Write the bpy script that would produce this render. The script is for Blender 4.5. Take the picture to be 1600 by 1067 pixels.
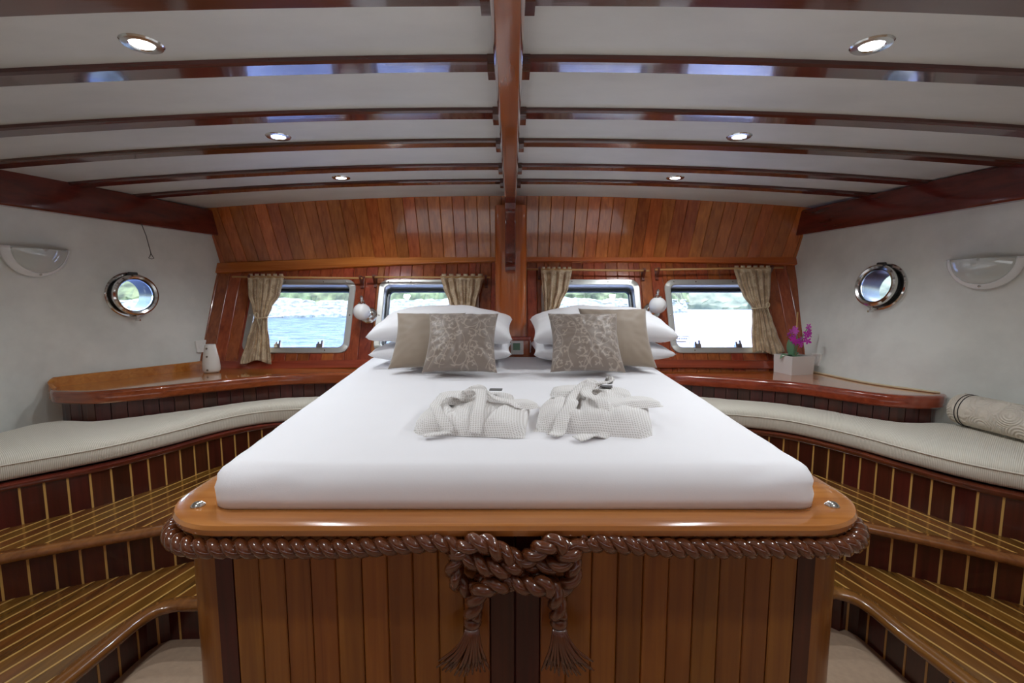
import bpy, bmesh, math, random
import numpy as np
from mathutils import Vector, Matrix, noise
random.seed(7)
for o in list(bpy.data.objects): bpy.data.objects.remove(o)
SC = bpy.context.scene
COL = SC.collection
PI = math.pi
H = 1.4                                   # eye height above the carpet

# ---------------------------------------------------------------- camera
FPX, PITCH = 711.0, math.atan(73/711)
cam_d = bpy.data.cameras.new('camera'); cam = bpy.data.objects.new('camera', cam_d); COL.objects.link(cam)
cam.location = (0, 0, H); cam.rotation_euler = (PI/2-PITCH, 0, 0)
cam_d.sensor_width = 36; cam_d.lens = FPX/1600*36; cam_d.clip_start = .02; cam_d.clip_end = 2000
SC.camera = cam
# ---------------------------------------------------------------- world, sun, exposure
SKY_STRENGTH = 2.3
SUN_EL, SUN_AZ = math.radians(40), math.radians(26)   # azimuth clockwise from +Y (aft)
W = bpy.data.worlds.new('sky'); SC.world = W; W.use_nodes = True
wn = W.node_tree.nodes; wl_ = W.node_tree.links
sky = wn.new('ShaderNodeTexSky'); sky.sky_type = 'NISHITA'; sky.sun_disc = False
sky.sun_elevation = SUN_EL; sky.sun_rotation = SUN_AZ; sky.air_density = 1.0; sky.dust_density = 1.5
wl_.new(sky.outputs[0], wn['Background'].inputs[0]); wn['Background'].inputs[1].default_value = SKY_STRENGTH
sun_d = bpy.data.lights.new('sun', 'SUN'); sun = bpy.data.objects.new('sun', sun_d); COL.objects.link(sun)
sun_d.energy = 6.0; sun_d.angle = math.radians(.6); sun_d.color = (1, .95, .86)
sd = Vector((math.sin(SUN_AZ)*math.cos(SUN_EL), math.cos(SUN_AZ)*math.cos(SUN_EL), math.sin(SUN_EL)))
sun.rotation_euler = sd.to_track_quat('Z', 'Y').to_euler(); sun.location = (6, 10, 12)
# added fill behind the viewer, not a cabin lamp, thrown up at the deckhead
up_d = bpy.data.lights.new('fill_uplight', 'AREA'); up = bpy.data.objects.new('fill_uplight', up_d); COL.objects.link(up)
up_d.shape = 'RECTANGLE'; up_d.size = 3.6; up_d.size_y = 1.0; up_d.energy = 11.5; up_d.color = (.93, .97, 1)
up.location = (0, -.45, .75); up.rotation_euler = (math.radians(180-4), 0, 0)
DOWNLIGHT_W = 12.5
vs = SC.view_settings
vs.view_transform = 'Standard'; vs.look = 'None'; vs.gamma = 1; vs.use_curve_mapping = False; vs.exposure = 0.74
SC.cycles.max_bounces = 10; SC.cycles.diffuse_bounces = 6; SC.cycles.glossy_bounces = 4; SC.cycles.transparent_max_bounces = 12
SC.cycles.caustics_reflective = True; SC.cycles.caustics_refractive = False
SC.cycles.use_denoising = True; SC.cycles.sample_clamp_indirect = 6

# ---------------------------------------------------------------- pixel -> world helpers
_c, _s = math.cos(PITCH), math.sin(PITCH)
def ray(px, py):
    u = (px-800)/FPX; v = (py-533.5)/FPX
    return Vector((u, _c-v*_s, -_s-v*_c))
def uz(px, py, z):                         # z is height above the floor
    d = ray(px, py); t = (z-H)/d.z
    return (d.x*t, d.y*t)
def uy(px, py, y):
    d = ray(px, py); t = y/d.y
    return Vector((d.x*t, y, H+d.z*t))
# lower bulkhead plane: y = 3.6 at z=H+.25 leaning towards the cabin below
KS = .423
def ylow(z): return 3.6-(H+.25-z)*KS
def yup(z): return 3.6-(z-H-.25)*.23
WN = Vector((0, -1, KS)).normalized()       # bulkhead normal (into the cabin)
WT = Vector((0, KS, 1)).normalized()        # up along the bulkhead
def wl(px, py, off=0.0):                    # hit on bulkhead plane shifted off into the cabin
    d = ray(px, py); p0 = Vector((0, 3.6, H+.25))+WN*off
    t = (p0-Vector((0, 0, H))).dot(WN)/d.dot(WN)
    return Vector((0, 0, H))+d*t

# ---------------------------------------------------------------- materials
def lin(c):
    if isinstance(c, str): c = [int(c[i:i+2], 16)/255 for i in (1, 3, 5)]
    return tuple((x/12.92 if x <= .04045 else ((x+.055)/1.055)**2.4) for x in c)+(1,)
def base_mat(name):
    m = bpy.data.materials.new(name); m.use_nodes = True
    return m, m.node_tree.nodes, m.node_tree.links, m.node_tree.nodes['Principled BSDF']
def plain(name, col, rough=.5, metal=0, coat=0, bump=0, bscale=200, sheen=0, trans=0, emit=None, estr=0, spec=.5):
    m, n, l, b = base_mat(name)
    b.inputs['Base Color'].default_value = lin(col); b.inputs['Roughness'].default_value = rough
    b.inputs['Metallic'].default_value = metal; b.inputs['Coat Weight'].default_value = coat
    b.inputs['Sheen Weight'].default_value = sheen; b.inputs['Specular IOR Level'].default_value = spec
    b.inputs['Transmission Weight'].default_value = trans
    if emit: b.inputs['Emission Color'].default_value = lin(emit); b.inputs['Emission Strength'].default_value = estr
    if bump:
        tc = n.new('ShaderNodeTexCoord'); nz = n.new('ShaderNodeTexNoise'); nz.inputs['Scale'].default_value = bscale; nz.inputs['Detail'].default_value = 4
        bp = n.new('ShaderNodeBump'); bp.inputs['Strength'].default_value = bump; bp.inputs['Distance'].default_value = .004
        l.new(tc.outputs['Object'], nz.inputs['Vector']); l.new(nz.outputs['Fac'], bp.inputs['Height']); l.new(bp.outputs[0], b.inputs['Normal'])
    return m
def wood(name, dark, light, axis='z', rough=.22, coat=.7, rnd=.35, fine=60, bump=.05, hue=.012):
    m, n, l, b = base_mat(name)
    tc = n.new('ShaderNodeTexCoord'); oi = n.new('ShaderNodeObjectInfo')
    mul = n.new('ShaderNodeVectorMath'); mul.operation = 'SCALE'; mul.inputs[0].default_value = (13, 29, 17)
    l.new(oi.outputs['Random'], mul.inputs['Scale'])
    add = n.new('ShaderNodeVectorMath'); add.operation = 'ADD'
    l.new(tc.outputs['Object'], add.inputs[0]); l.new(mul.outputs[0], add.inputs[1])
    mp = n.new('ShaderNodeMapping'); sc = [fine]*3; sc['xyz'.index(axis)] = fine*.045; mp.inputs['Scale'].default_value = sc
    l.new(add.outputs[0], mp.inputs['Vector'])
    nz = n.new('ShaderNodeTexNoise'); nz.inputs['Scale'].default_value = 1; nz.inputs['Detail'].default_value = 5; nz.inputs['Distortion'].default_value = .6
    l.new(mp.outputs[0], nz.inputs['Vector'])
    mp2 = n.new('ShaderNodeMapping'); sc = [7]*3; sc['xyz'.index(axis)] = 1.2; mp2.inputs['Scale'].default_value = sc
    l.new(add.outputs[0], mp2.inputs['Vector'])
    nz2 = n.new('ShaderNodeTexNoise'); nz2.inputs['Scale'].default_value = 1; nz2.inputs['Detail'].default_value = 2
    l.new(mp2.outputs[0], nz2.inputs['Vector'])
    mx = n.new('ShaderNodeMath'); mx.operation = 'MULTIPLY_ADD'; mx.inputs[1].default_value = .55
    l.new(nz.outputs['Fac'], mx.inputs[0])
    m3 = n.new('ShaderNodeMath'); m3.operation = 'MULTIPLY'; m3.inputs[1].default_value = .45
    l.new(nz2.outputs['Fac'], m3.inputs[0]); l.new(m3.outputs[0], mx.inputs[2])
    cr = n.new('ShaderNodeValToRGB'); cr.color_ramp.elements[0].position = .33; cr.color_ramp.elements[1].position = .68
    cr.color_ramp.elements[0].color = lin(dark); cr.color_ramp.elements[1].color = lin(light)
    l.new(mx.outputs[0], cr.inputs[0])
    hs = n.new('ShaderNodeHueSaturation')
    mr = n.new('ShaderNodeMapRange'); mr.inputs[3].default_value = 1-rnd*.6; mr.inputs[4].default_value = 1+rnd*.6
    l.new(oi.outputs['Random'], mr.inputs[0]); l.new(mr.outputs[0], hs.inputs['Value'])
    mh = n.new('ShaderNodeMapRange'); mh.inputs[3].default_value = .5-hue; mh.inputs[4].default_value = .5+hue
    fr = n.new('ShaderNodeMath'); fr.operation = 'FRACT'; fm = n.new('ShaderNodeMath'); fm.operation = 'MULTIPLY'; fm.inputs[1].default_value = 7.31
    l.new(oi.outputs['Random'], fm.inputs[0]); l.new(fm.outputs[0], fr.inputs[0]); l.new(fr.outputs[0], mh.inputs[0]); l.new(mh.outputs[0], hs.inputs['Hue'])
    l.new(cr.outputs[0], hs.inputs['Color']); l.new(hs.outputs[0], b.inputs['Base Color'])
    b.inputs['Roughness'].default_value = rough; b.inputs['Coat Weight'].default_value = coat; b.inputs['Coat Roughness'].default_value = .06
    bp = n.new('ShaderNodeBump'); bp.inputs['Strength'].default_value = bump; bp.inputs['Distance'].default_value = .003
    l.new(nz.outputs['Fac'], bp.inputs['Height']); l.new(bp.outputs[0], b.inputs['Normal']); l.new(bp.outputs[0], b.inputs['Coat Normal'])
    return m
def cloth(name, col, scale=60, amt=.06, bump=.25, weave=900, rough=.9, sheen=.3, dark=.9):
    m, n, l, b = base_mat(name)
    tc = n.new('ShaderNodeTexCoord')
    nz = n.new('ShaderNodeTexNoise'); nz.inputs['Scale'].default_value = scale; nz.inputs['Detail'].default_value = 3
    l.new(tc.outputs['Object'], nz.inputs['Vector'])
    mx = n.new('ShaderNodeMix'); mx.data_type = 'RGBA'; c = lin(col)
    mx.inputs[6].default_value = tuple(x*dark for x in c[:3])+(1,); mx.inputs[7].default_value = c
    l.new(nz.outputs['Fac'], mx.inputs[0]); l.new(mx.outputs[2], b.inputs['Base Color'])
    nw = n.new('ShaderNodeTexNoise'); nw.inputs['Scale'].default_value = weave; nw.inputs['Detail'].default_value = 2
    l.new(tc.outputs['Object'], nw.inputs['Vector'])
    bp = n.new('ShaderNodeBump'); bp.inputs['Strength'].default_value = bump; bp.inputs['Distance'].default_value = .001
    l.new(nw.outputs['Fac'], bp.inputs['Height']); l.new(bp.outputs[0], b.inputs['Normal'])
    b.inputs['Roughness'].default_value = rough; b.inputs['Sheen Weight'].default_value = sheen; b.inputs['Specular IOR Level'].default_value = .2
    return m
M = {}
M['plank'] = wood('varnished_cedar', '#8f4415', '#c67030', 'z', rnd=.30, fine=45, hue=.008)
M['plank_low'] = wood('varnished_mahogany_planking', '#743218', '#a8552c', 'z', rnd=.30, fine=45)
M['rail'] = wood('orange_pine_rail', '#a8541b', '#cf7a35', 'x', rnd=.1, fine=55)
M['mahog'] = wood('dark_mahogany', '#3b1811', '#592a1e', 'x', rnd=.1, rough=.16, coat=1, fine=40)
M['mahog_y'] = wood('dark_mahogany_lengthwise', '#4a1c12', '#74301e', 'y', rnd=.1, rough=.2, coat=.8, fine=30)
M['king'] = wood('polished_brown_beam', '#733619', '#a2552a', 'y', rnd=.1, rough=.14, coat=1, fine=30)
M['post'] = wood('polished_post', '#863718', '#b5582a', 'z', rnd=.1, rough=.14, coat=1, fine=30)
M['bedplank'] = wood('bed_front_planking', '#7d4512', '#a86b26', 'z', rnd=.22, fine=45, rough=.32, coat=.25, hue=.006)
M['beddark'] = wood('dark_bed_plank', '#3a140c', '#5c2415', 'z', rnd=.2, fine=45, rough=.4, coat=.15)
M['rim'] = wood('golden_bed_rim', '#9c5c26', '#c48344', 'x', rnd=.08, fine=40, rough=.2, coat=.8)
M['rope'] = plain('carved_rope_varnish', '#62341b', .16, coat=1)
M['riser'] = wood('riser_mahogany', '#35120c', '#582218', 'z', rnd=.3, fine=50, rough=.3, coat=.4)
M['inlay'] = plain('pale_inlay', '#d2a85e', .35, coat=.4)
M['tread'] = wood('teak_tread', '#573512', '#8b5b25', 'y', rnd=.25, fine=55, rough=.25, coat=.7)
M['nosing'] = wood('brown_nosing', '#70431f', '#9a6534', 'y', rnd=.1, fine=40, rough=.2, coat=.8)
M['shelf'] = wood('varnished_shelf', '#9c5226', '#c67c42', 'x', rnd=.1, fine=40, rough=.12, coat=1)
M['fascia'] = wood('shelf_fascia', '#743318', '#a2522d', 'x', rnd=.15, fine=40, rough=.18, coat=.9)
M['gap'] = plain('dark_joint', '#1c0c07', .8)
M['sheet'] = cloth('white_sheet', '#f1f0f3', 8, bump=.15, weave=300, dark=.97)
M['pillow'] = cloth('white_pillowcase', '#f3f3f6', 10, bump=.15, weave=300, dark=.96)
M['plaincush'] = cloth('taupe_satin', '#928271', 15, bump=.1, weave=800, rough=.55, sheen=.5)
M['carpet'] = cloth('beige_carpet', '#c9ad92', 40, bump=1.0, weave=500, dark=.7)
M['chrome'] = plain('polished_steel', '#d8d8d6', .14, 1)
M['steel'] = plain('brushed_steel', '#c6c6c1', .38, .75, bump=.05, bscale=30)
M['darkmetal'] = plain('dark_window_frame', '#3d4043', .35, .6)
M['white'] = plain('white_plastic', '#ecebe6', .4)
M['brass'] = plain('aged_rod_wood', '#b98d55', .4)
M['bracket'] = plain('bracket_wood', '#5c2615', .3, coat=.5)
M['black'] = plain('black_cord', '#1a1918', .6)
M['gasket'] = plain('dark_recess', '#151414', .6)
M['ceramic'] = plain('white_ceramic', '#dcd9d2', .45, bump=.1, bscale=40)
M['ceramicspot'] = plain('brown_dot', '#6d5f50', .5)
M['green_lcd'] = plain('green_lcd', '#6d9277', .3)
M['stone'] = plain('pot_stone', '#dedbd7', .5, bump=.2, bscale=30)
M['soil'] = plain('potting_bark', '#2d241c', .9, bump=.6, bscale=60)
M['leaf'] = plain('orchid_leaf', '#6f9a78', .35)
M['petal'] = plain('magenta_petal', '#c41cb6', .5, sheen=.3)
M['petal2'] = plain('pale_magenta_petal', '#d95ad0', .5, sheen=.3)
M['cane'] = plain('bamboo_cane', '#bd9458', .5)
M['lamp_on'] = plain('lit_lamp_lens', '#ffffff', .3, emit='#f4f6ff', estr=14)
M['globe'] = plain('opal_globe', '#f2f2f2', .25, coat=.5, trans=.0)
M['frost'] = plain('frosted_glass', '#c8cfcb', .08, coat=1, spec=.6)
M['frostrim'] = plain('white_glass_rim', '#eef0f1', .2, coat=.6)
M['cord'] = plain('cotton_tie', '#d3c2a0', .8)
M['tag'] = plain('grey_label', '#6d6d6d', .6)
M['print'] = plain('grey_print', '#b5b0a8', .6)
def glass_mat():
    m = bpy.data.materials.new('window_glass'); m.use_nodes = True; n = m.node_tree.nodes; l = m.node_tree.links
    n.remove(n['Principled BSDF'])
    t = n.new('ShaderNodeBsdfTransparent'); g = n.new('ShaderNodeBsdfGlossy'); g.inputs['Roughness'].default_value = .02
    t.inputs[0].default_value = (.97, .985, .98, 1)
    f = n.new('ShaderNodeFresnel'); f.inputs[0].default_value = 1.45; mx = n.new('ShaderNodeMixShader')
    l.new(f.outputs[0], mx.inputs[0]); l.new(t.outputs[0], mx.inputs[1]); l.new(g.outputs[0], mx.inputs[2])
    l.new(mx.outputs[0], n['Material Output'].inputs[0]); return m
M['glass'] = glass_mat()
def liner_mat(name, col, seed):
    m, n, l, b = base_mat(name)
    tc = n.new('ShaderNodeTexCoord')
    mp = n.new('ShaderNodeMapping'); mp.inputs['Location'].default_value = (seed, seed, 0); mp.inputs['Scale'].default_value = (1.2, 3, 3)
    l.new(tc.outputs['Object'], mp.inputs[0])
    nz = n.new('ShaderNodeTexNoise'); nz.inputs['Scale'].default_value = 1.1; nz.inputs['Detail'].default_value = 6; nz.inputs['Roughness'].default_value = .6
    l.new(mp.outputs[0], nz.inputs[0])
    cr = n.new('ShaderNodeValToRGB'); c = lin(col)
    cr.color_ramp.elements[0].color = tuple(x*.84 for x in c[:3])+(1,); cr.color_ramp.elements[1].color = c
    cr.color_ramp.elements[0].position = .3; cr.color_ramp.elements[1].position = .62
    l.new(nz.outputs['Fac'], cr.inputs[0]); l.new(cr.outputs[0], b.inputs['Base Color'])
    n2 = n.new('ShaderNodeTexNoise'); n2.inputs['Scale'].default_value = 300
    l.new(tc.outputs['Object'], n2.inputs[0])
    bp = n.new('ShaderNodeBump'); bp.inputs['Strength'].default_value = .12; bp.inputs['Distance'].default_value = .002
    l.new(n2.outputs['Fac'], bp.inputs['Height']); l.new(bp.outputs[0], b.inputs['Normal'])
    b.inputs['Roughness'].default_value = .55; return m
M['liner'] = liner_mat('cream_vinyl_liner', '#e6e9e3', 2)
M['deckhead'] = liner_mat('cream_deckhead_panel', '#c9c7c0', 5)
def rib_mat():
    m, n, l, b = base_mat('ribbed_cream_cotton')
    at = n.new('ShaderNodeAttribute'); at.attribute_name = 'along'
    mu = n.new('ShaderNodeMath'); mu.operation = 'MULTIPLY'; mu.inputs[1].default_value = 2*PI*150
    si = n.new('ShaderNodeMath'); si.operation = 'SINE'; l.new(at.outputs['Fac'], mu.inputs[0]); l.new(mu.outputs[0], si.inputs[0])
    mx = n.new('ShaderNodeMix'); mx.data_type = 'RGBA'; mr = n.new('ShaderNodeMapRange'); mr.inputs[1].default_value = -1
    l.new(si.outputs[0], mr.inputs[0]); l.new(mr.outputs[0], mx.inputs[0])
    mx.inputs[6].default_value = lin('#cdc7b6'); mx.inputs[7].default_value = lin('#ebe6d8'); l.new(mx.outputs[2], b.inputs['Base Color'])
    bp = n.new('ShaderNodeBump'); bp.inputs['Strength'].default_value = .3; bp.inputs['Distance'].default_value = .002
    l.new(si.outputs[0], bp.inputs['Height']); l.new(bp.outputs[0], b.inputs['Normal'])
    b.inputs['Roughness'].default_value = .9; b.inputs['Sheen Weight'].default_value = .2; return m
M['rib'] = rib_mat()
def attr_mix(name, attr, c0, c1, rough=.5, sheen=.4, extra=None):
    m, n, l, b = base_mat(name)
    at = n.new('ShaderNodeAttribute'); at.attribute_name = attr
    mx = n.new('ShaderNodeMix'); mx.data_type = 'RGBA'; mx.inputs[6].default_value = lin(c0); mx.inputs[7].default_value = lin(c1)
    l.new(at.outputs['Fac'], mx.inputs[0]); l.new(mx.outputs[2], b.inputs['Base Color'])
    b.inputs['Roughness'].default_value = rough; b.inputs['Sheen Weight'].default_value = sheen; return m
M['damask'] = attr_mix('taupe_damask', 'pattern', '#7f7166', '#a39588')
def waffle_mat():
    m, n, l, b = base_mat('white_waffle_cotton')
    tc = n.new('ShaderNodeTexCoord'); mp = n.new('ShaderNodeMapping'); mp.inputs['Scale'].default_value = (2*PI*130,)*3
    l.new(tc.outputs['UV'], mp.inputs[0]); sx = n.new('ShaderNodeSeparateXYZ'); l.new(mp.outputs[0], sx.inputs[0])
    a = n.new('ShaderNodeMath'); a.operation = 'COSINE'; c = n.new('ShaderNodeMath'); c.operation = 'COSINE'
    l.new(sx.outputs[0], a.inputs[0]); l.new(sx.outputs[1], c.inputs[0])
    mxm = n.new('ShaderNodeMath'); mxm.operation = 'MAXIMUM'; l.new(a.outputs[0], mxm.inputs[0]); l.new(c.outputs[0], mxm.inputs[1])
    mr = n.new('ShaderNodeMapRange'); mr.inputs[1].default_value = -.6; l.new(mxm.outputs[0], mr.inputs[0])
    mx = n.new('ShaderNodeMix'); mx.data_type = 'RGBA'; l.new(mr.outputs[0], mx.inputs[0])
    mx.inputs[6].default_value = lin('#d0cbc6'); mx.inputs[7].default_value = lin('#f4f2f0'); l.new(mx.outputs[2], b.inputs['Base Color'])
    bp = n.new('ShaderNodeBump'); bp.inputs['Strength'].default_value = .35; bp.inputs['Distance'].default_value = .003
    l.new(mxm.outputs[0], bp.inputs['Height']); l.new(bp.outputs[0], b.inputs['Normal'])
    b.inputs['Roughness'].default_value = .95; return m
M['waffle'] = waffle_mat()
def curtain_mat():
    m, n, l, b = base_mat('gold_damask_curtain')
    tc = n.new('ShaderNodeTexCoord'); v = n.new('ShaderNodeTexVoronoi'); v.inputs['Scale'].default_value = 22; v.feature = 'SMOOTH_F1'
    nz = n.new('ShaderNodeTexNoise'); nz.inputs['Scale'].default_value = 45; nz.inputs['Detail'].default_value = 3; nz.inputs['Distortion'].default_value = 2
    l.new(tc.outputs['Object'], v.inputs[0]); l.new(tc.outputs['Object'], nz.inputs[0])
    ad = n.new('ShaderNodeMath'); ad.operation = 'MULTIPLY'; l.new(v.outputs[0], ad.inputs[0]); l.new(nz.outputs['Fac'], ad.inputs[1])
    cr = n.new('ShaderNodeValToRGB'); cr.color_ramp.elements[0].position = .19; cr.color_ramp.elements[1].position = .25
    cr.color_ramp.elements[0].color = lin('#c0a684'); cr.color_ramp.elements[1].color = lin('#dac6a6')
    l.new(ad.outputs[0], cr.inputs[0]); l.new(cr.outputs[0], b.inputs['Base Color'])
    b.inputs['Roughness'].default_value = .7; b.inputs['Sheen Weight'].default_value = .3
    tr = n.new('ShaderNodeBsdfTranslucent'); l.new(cr.outputs[0], tr.inputs[0]); mx = n.new('ShaderNodeMixShader'); mx.inputs[0].default_value = .3
    out = n['Material Output']; l.new(b.outputs[0], mx.inputs[1]); l.new(tr.outputs[0], mx.inputs[2]); l.new(mx.outputs[0], out.inputs[0])
    return m
M['curtain'] = curtain_mat()
def quilt_mat():
    m, n, l, b = base_mat('cream_quilting')
    tc = n.new('ShaderNodeTexCoord'); nz = n.new('ShaderNodeTexVoronoi'); nz.inputs['Scale'].default_value = 11
    l.new(tc.outputs['Object'], nz.inputs[0])
    mu = n.new('ShaderNodeMath'); mu.operation = 'MULTIPLY'; mu.inputs[1].default_value = 55; l.new(nz.outputs['Distance'], mu.inputs[0])
    si = n.new('ShaderNodeMath'); si.operation = 'SINE'; l.new(mu.outputs[0], si.inputs[0])
    n2 = n.new('ShaderNodeTexNoise'); n2.inputs['Scale'].default_value = 60; l.new(tc.outputs['Object'], n2.inputs[0])
    ad = n.new('ShaderNodeMath'); ad.operation = 'MULTIPLY_ADD'; ad.inputs[1].default_value = .4; l.new(si.outputs[0], ad.inputs[0]); l.new(n2.outputs['Fac'], ad.inputs[2])
    bp = n.new('ShaderNodeBump'); bp.inputs['Strength'].default_value = .7; bp.inputs['Distance'].default_value = .008
    l.new(ad.outputs[0], bp.inputs['Height']); l.new(bp.outputs[0], b.inputs['Normal'])
    b.inputs['Base Color'].default_value = lin('#d8cfc0'); b.inputs['Roughness'].default_value = .9; return m
M['quilt'] = quilt_mat()
def sea_mat():
    m, n, l, b = base_mat('sea_water')
    tc = n.new('ShaderNodeTexCoord'); mp = n.new('ShaderNodeMapping'); mp.inputs['Scale'].default_value = (.55, 1.0, 1); l.new(tc.outputs['Object'], mp.inputs[0])
    nz = n.new('ShaderNodeTexNoise'); nz.inputs['Scale'].default_value = 1.6; nz.inputs['Detail'].default_value = 6; nz.inputs['Roughness'].default_value = .65
    l.new(mp.outputs[0], nz.inputs[0])
    cr = n.new('ShaderNodeValToRGB'); cr.color_ramp.elements[0].position = .35; cr.color_ramp.elements[1].position = .7
    cr.color_ramp.elements[0].color = lin('#1f2a48'); cr.color_ramp.elements[1].color = lin('#52628c'); l.new(nz.outputs['Fac'], cr.inputs[0])
    l.new(cr.outputs[0], b.inputs['Base Color'])
    bp = n.new('ShaderNodeBump'); bp.inputs['Strength'].default_value = 1; bp.inputs['Distance'].default_value = .35
    l.new(nz.outputs['Fac'], bp.inputs['Height']); l.new(bp.outputs[0], b.inputs['Normal'])
    b.inputs['Roughness'].default_value = .9; b.inputs['Specular IOR Level'].default_value = 0
    gl = n.new('ShaderNodeBsdfGlossy'); gl.inputs['Roughness'].default_value = .24; gl.inputs[0].default_value = (1, .98, .95, 1); l.new(bp.outputs[0], gl.inputs['Normal'])
    mx = n.new('ShaderNodeMixShader'); mx.inputs[0].default_value = .05; out = n['Material Output']
    l.new(b.outputs[0], mx.inputs[1]); l.new(gl.outputs[0], mx.inputs[2]); l.new(mx.outputs[0], out.inputs[0]); return m
M['sea'] = sea_mat()
def rock_mat():
    m, n, l, b = base_mat('pale_limestone')
    tc = n.new('ShaderNodeTexCoord'); nz = n.new('ShaderNodeTexNoise'); nz.inputs['Scale'].default_value = 2.2; nz.inputs['Detail'].default_value = 8; nz.inputs['Roughness'].default_value = .7
    l.new(tc.outputs['Object'], nz.inputs[0])
    cr = n.new('ShaderNodeValToRGB'); cr.color_ramp.elements[0].position = .38; cr.color_ramp.elements[1].position = .58
    cr.color_ramp.elements[0].color = lin('#4a4842'); cr.color_ramp.elements[1].color = lin('#77746f'); l.new(nz.outputs['Fac'], cr.inputs[0]); l.new(cr.outputs[0], b.inputs['Base Color'])
    b.inputs['Roughness'].default_value = .95; return m
M['rock'] = rock_mat()
def scrub_mat(name, a, c2, sc):
    m, n, l, b = base_mat(name)
    tc = n.new('ShaderNodeTexCoord'); nz = n.new('ShaderNodeTexNoise'); nz.inputs['Scale'].default_value = sc; nz.inputs['Detail'].default_value = 6
    l.new(tc.outputs['Object'], nz.inputs[0])
    cr = n.new('ShaderNodeValToRGB'); cr.color_ramp.elements[0].position = .35; cr.color_ramp.elements[1].position = .65
    cr.color_ramp.elements[0].color = lin(a); cr.color_ramp.elements[1].color = lin(c2); l.new(nz.outputs['Fac'], cr.inputs[0]); l.new(cr.outputs[0], b.inputs['Base Color'])
    b.inputs['Roughness'].default_value = 1; return m
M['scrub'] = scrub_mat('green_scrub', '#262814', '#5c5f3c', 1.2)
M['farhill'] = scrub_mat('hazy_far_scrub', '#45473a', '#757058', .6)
M['hullout'] = plain('white_hull', '#e8e8e6', .3)

# ---------------------------------------------------------------- object helpers
def wloc(o):
    v = Vector((0, 0, 0))
    while o is not None: v = v+o.location; o = o.parent
    return v
def tag(o, label=None, cat=None, group=None, kind=None):
    if label: o['label'] = label
    if cat: o['category'] = cat
    if group: o['group'] = group
    if kind: o['kind'] = kind
    return o
def empty(name, loc=(0, 0, 0)):
    o = bpy.data.objects.new(name, None); o.location = loc; o.empty_display_size = .1; COL.objects.link(o); return o
def link(name, me, mat, parent=None, local=False):
    o = bpy.data.objects.new(name, me); COL.objects.link(o)
    if mat is not None and not me.materials: me.materials.append(M[mat] if isinstance(mat, str) else mat)
    if parent is not None:
        o.parent = parent
        if not local: o.location = -wloc(parent)
    return o
def mk(name, v, f, mat, parent=None, smooth=False, local=False, fix=True):
    me = bpy.data.meshes.new(name); me.from_pydata([tuple(x) for x in v], [], f)
    if fix:
        bm = bmesh.new(); bm.from_mesh(me); bmesh.ops.recalc_face_normals(bm, faces=bm.faces); bm.to_mesh(me); bm.free()
    if smooth: me.shade_smooth()
    return link(name, me, mat, parent, local)
def bmk(name, bm, mat, parent=None, smooth=False, local=False):
    bmesh.ops.recalc_face_normals(bm, faces=bm.faces)
    me = bpy.data.meshes.new(name); bm.to_mesh(me); bm.free()
    if smooth: me.shade_smooth()
    return link(name, me, mat, parent, local)
def autosmooth(o, ang=35):
    me = o.data; me.shade_smooth(); bm = bmesh.new(); bm.from_mesh(me)
    for e in bm.edges:
        if len(e.link_faces) == 2 and e.calc_face_angle(0) > math.radians(ang): e.smooth = False
    bm.to_mesh(me); bm.free(); return o
class G:                                    # geometry collector
    def __init__(s): s.v = []; s.f = []
    def add(s, v, f):
        k = len(s.v); s.v += [Vector(x) for x in v]; s.f += [tuple(i+k for i in q) for q in f]; return s
    def box(s, c, d, mt=None):
        c = Vector(c); d = Vector(d)/2
        v = [Vector((x, y, z)) for x in (-d.x, d.x) for y in (-d.y, d.y) for z in (-d.z, d.z)]
        v = [(mt @ q if mt else q)+c for q in v]
        return s.add(v, [(0, 1, 3, 2), (4, 6, 7, 5), (0, 4, 5, 1), (2, 3, 7, 6), (0, 2, 6, 4), (1, 5, 7, 3)])
    def hexa(s, a, b):                      # two quads (4 pts each)
        return s.add(list(a)+list(b), [(3, 2, 1, 0), (4, 5, 6, 7), (0, 1, 5, 4), (1, 2, 6, 5), (2, 3, 7, 6), (3, 0, 4, 7)])
    def tube(s, path, r, n=8, cap=True):
        path = [Vector(p) for p in path]; rs = r if isinstance(r, (list, tuple)) else [r]*len(path)
        up = None; v = []
        for i, p in enumerate(path):
            t = (path[min(i+1, len(path)-1)]-path[max(i-1, 0)]).normalized()
            if up is None: up = t.orthogonal().normalized()
            up = (up-t*up.dot(t)).normalized(); sd_ = t.cross(up)
            for k in range(n):
                a = 2*PI*k/n; v.append(p+(up*math.cos(a)+sd_*math.sin(a))*rs[i])
        f = []
        for i in range(len(path)-1):
            for k in range(n):
                f.append((i*n+k, i*n+(k+1) % n, (i+1)*n+(k+1) % n, (i+1)*n+k))
        if cap: f += [tuple(range(n))[::-1], tuple((len(path)-1)*n+k for k in range(n))]
        return s.add(v, f)
    def lathe(s, prof, n=24, mt=None, close=True):
        v = []; f = []
        for r, z in prof:
            for k in range(n):
                q = Vector((r*math.cos(2*PI*k/n), r*math.sin(2*PI*k/n), z)); v.append(mt @ q if mt else q)
        for i in range(len(prof)-1):
            for k in range(n): f.append((i*n+k, i*n+(k+1) % n, (i+1)*n+(k+1) % n, (i+1)*n+k))
        if close: f += [tuple(range(n))[::-1], tuple((len(prof)-1)*n+k for k in range(n))]
        return s.add(v, f)
    def out(s, name, mat, parent=None, smooth=False, local=False, auto=0):
        o = mk(name, s.v, s.f, mat, parent, smooth, local)
        if auto: autosmooth(o, auto)
        return o
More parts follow.
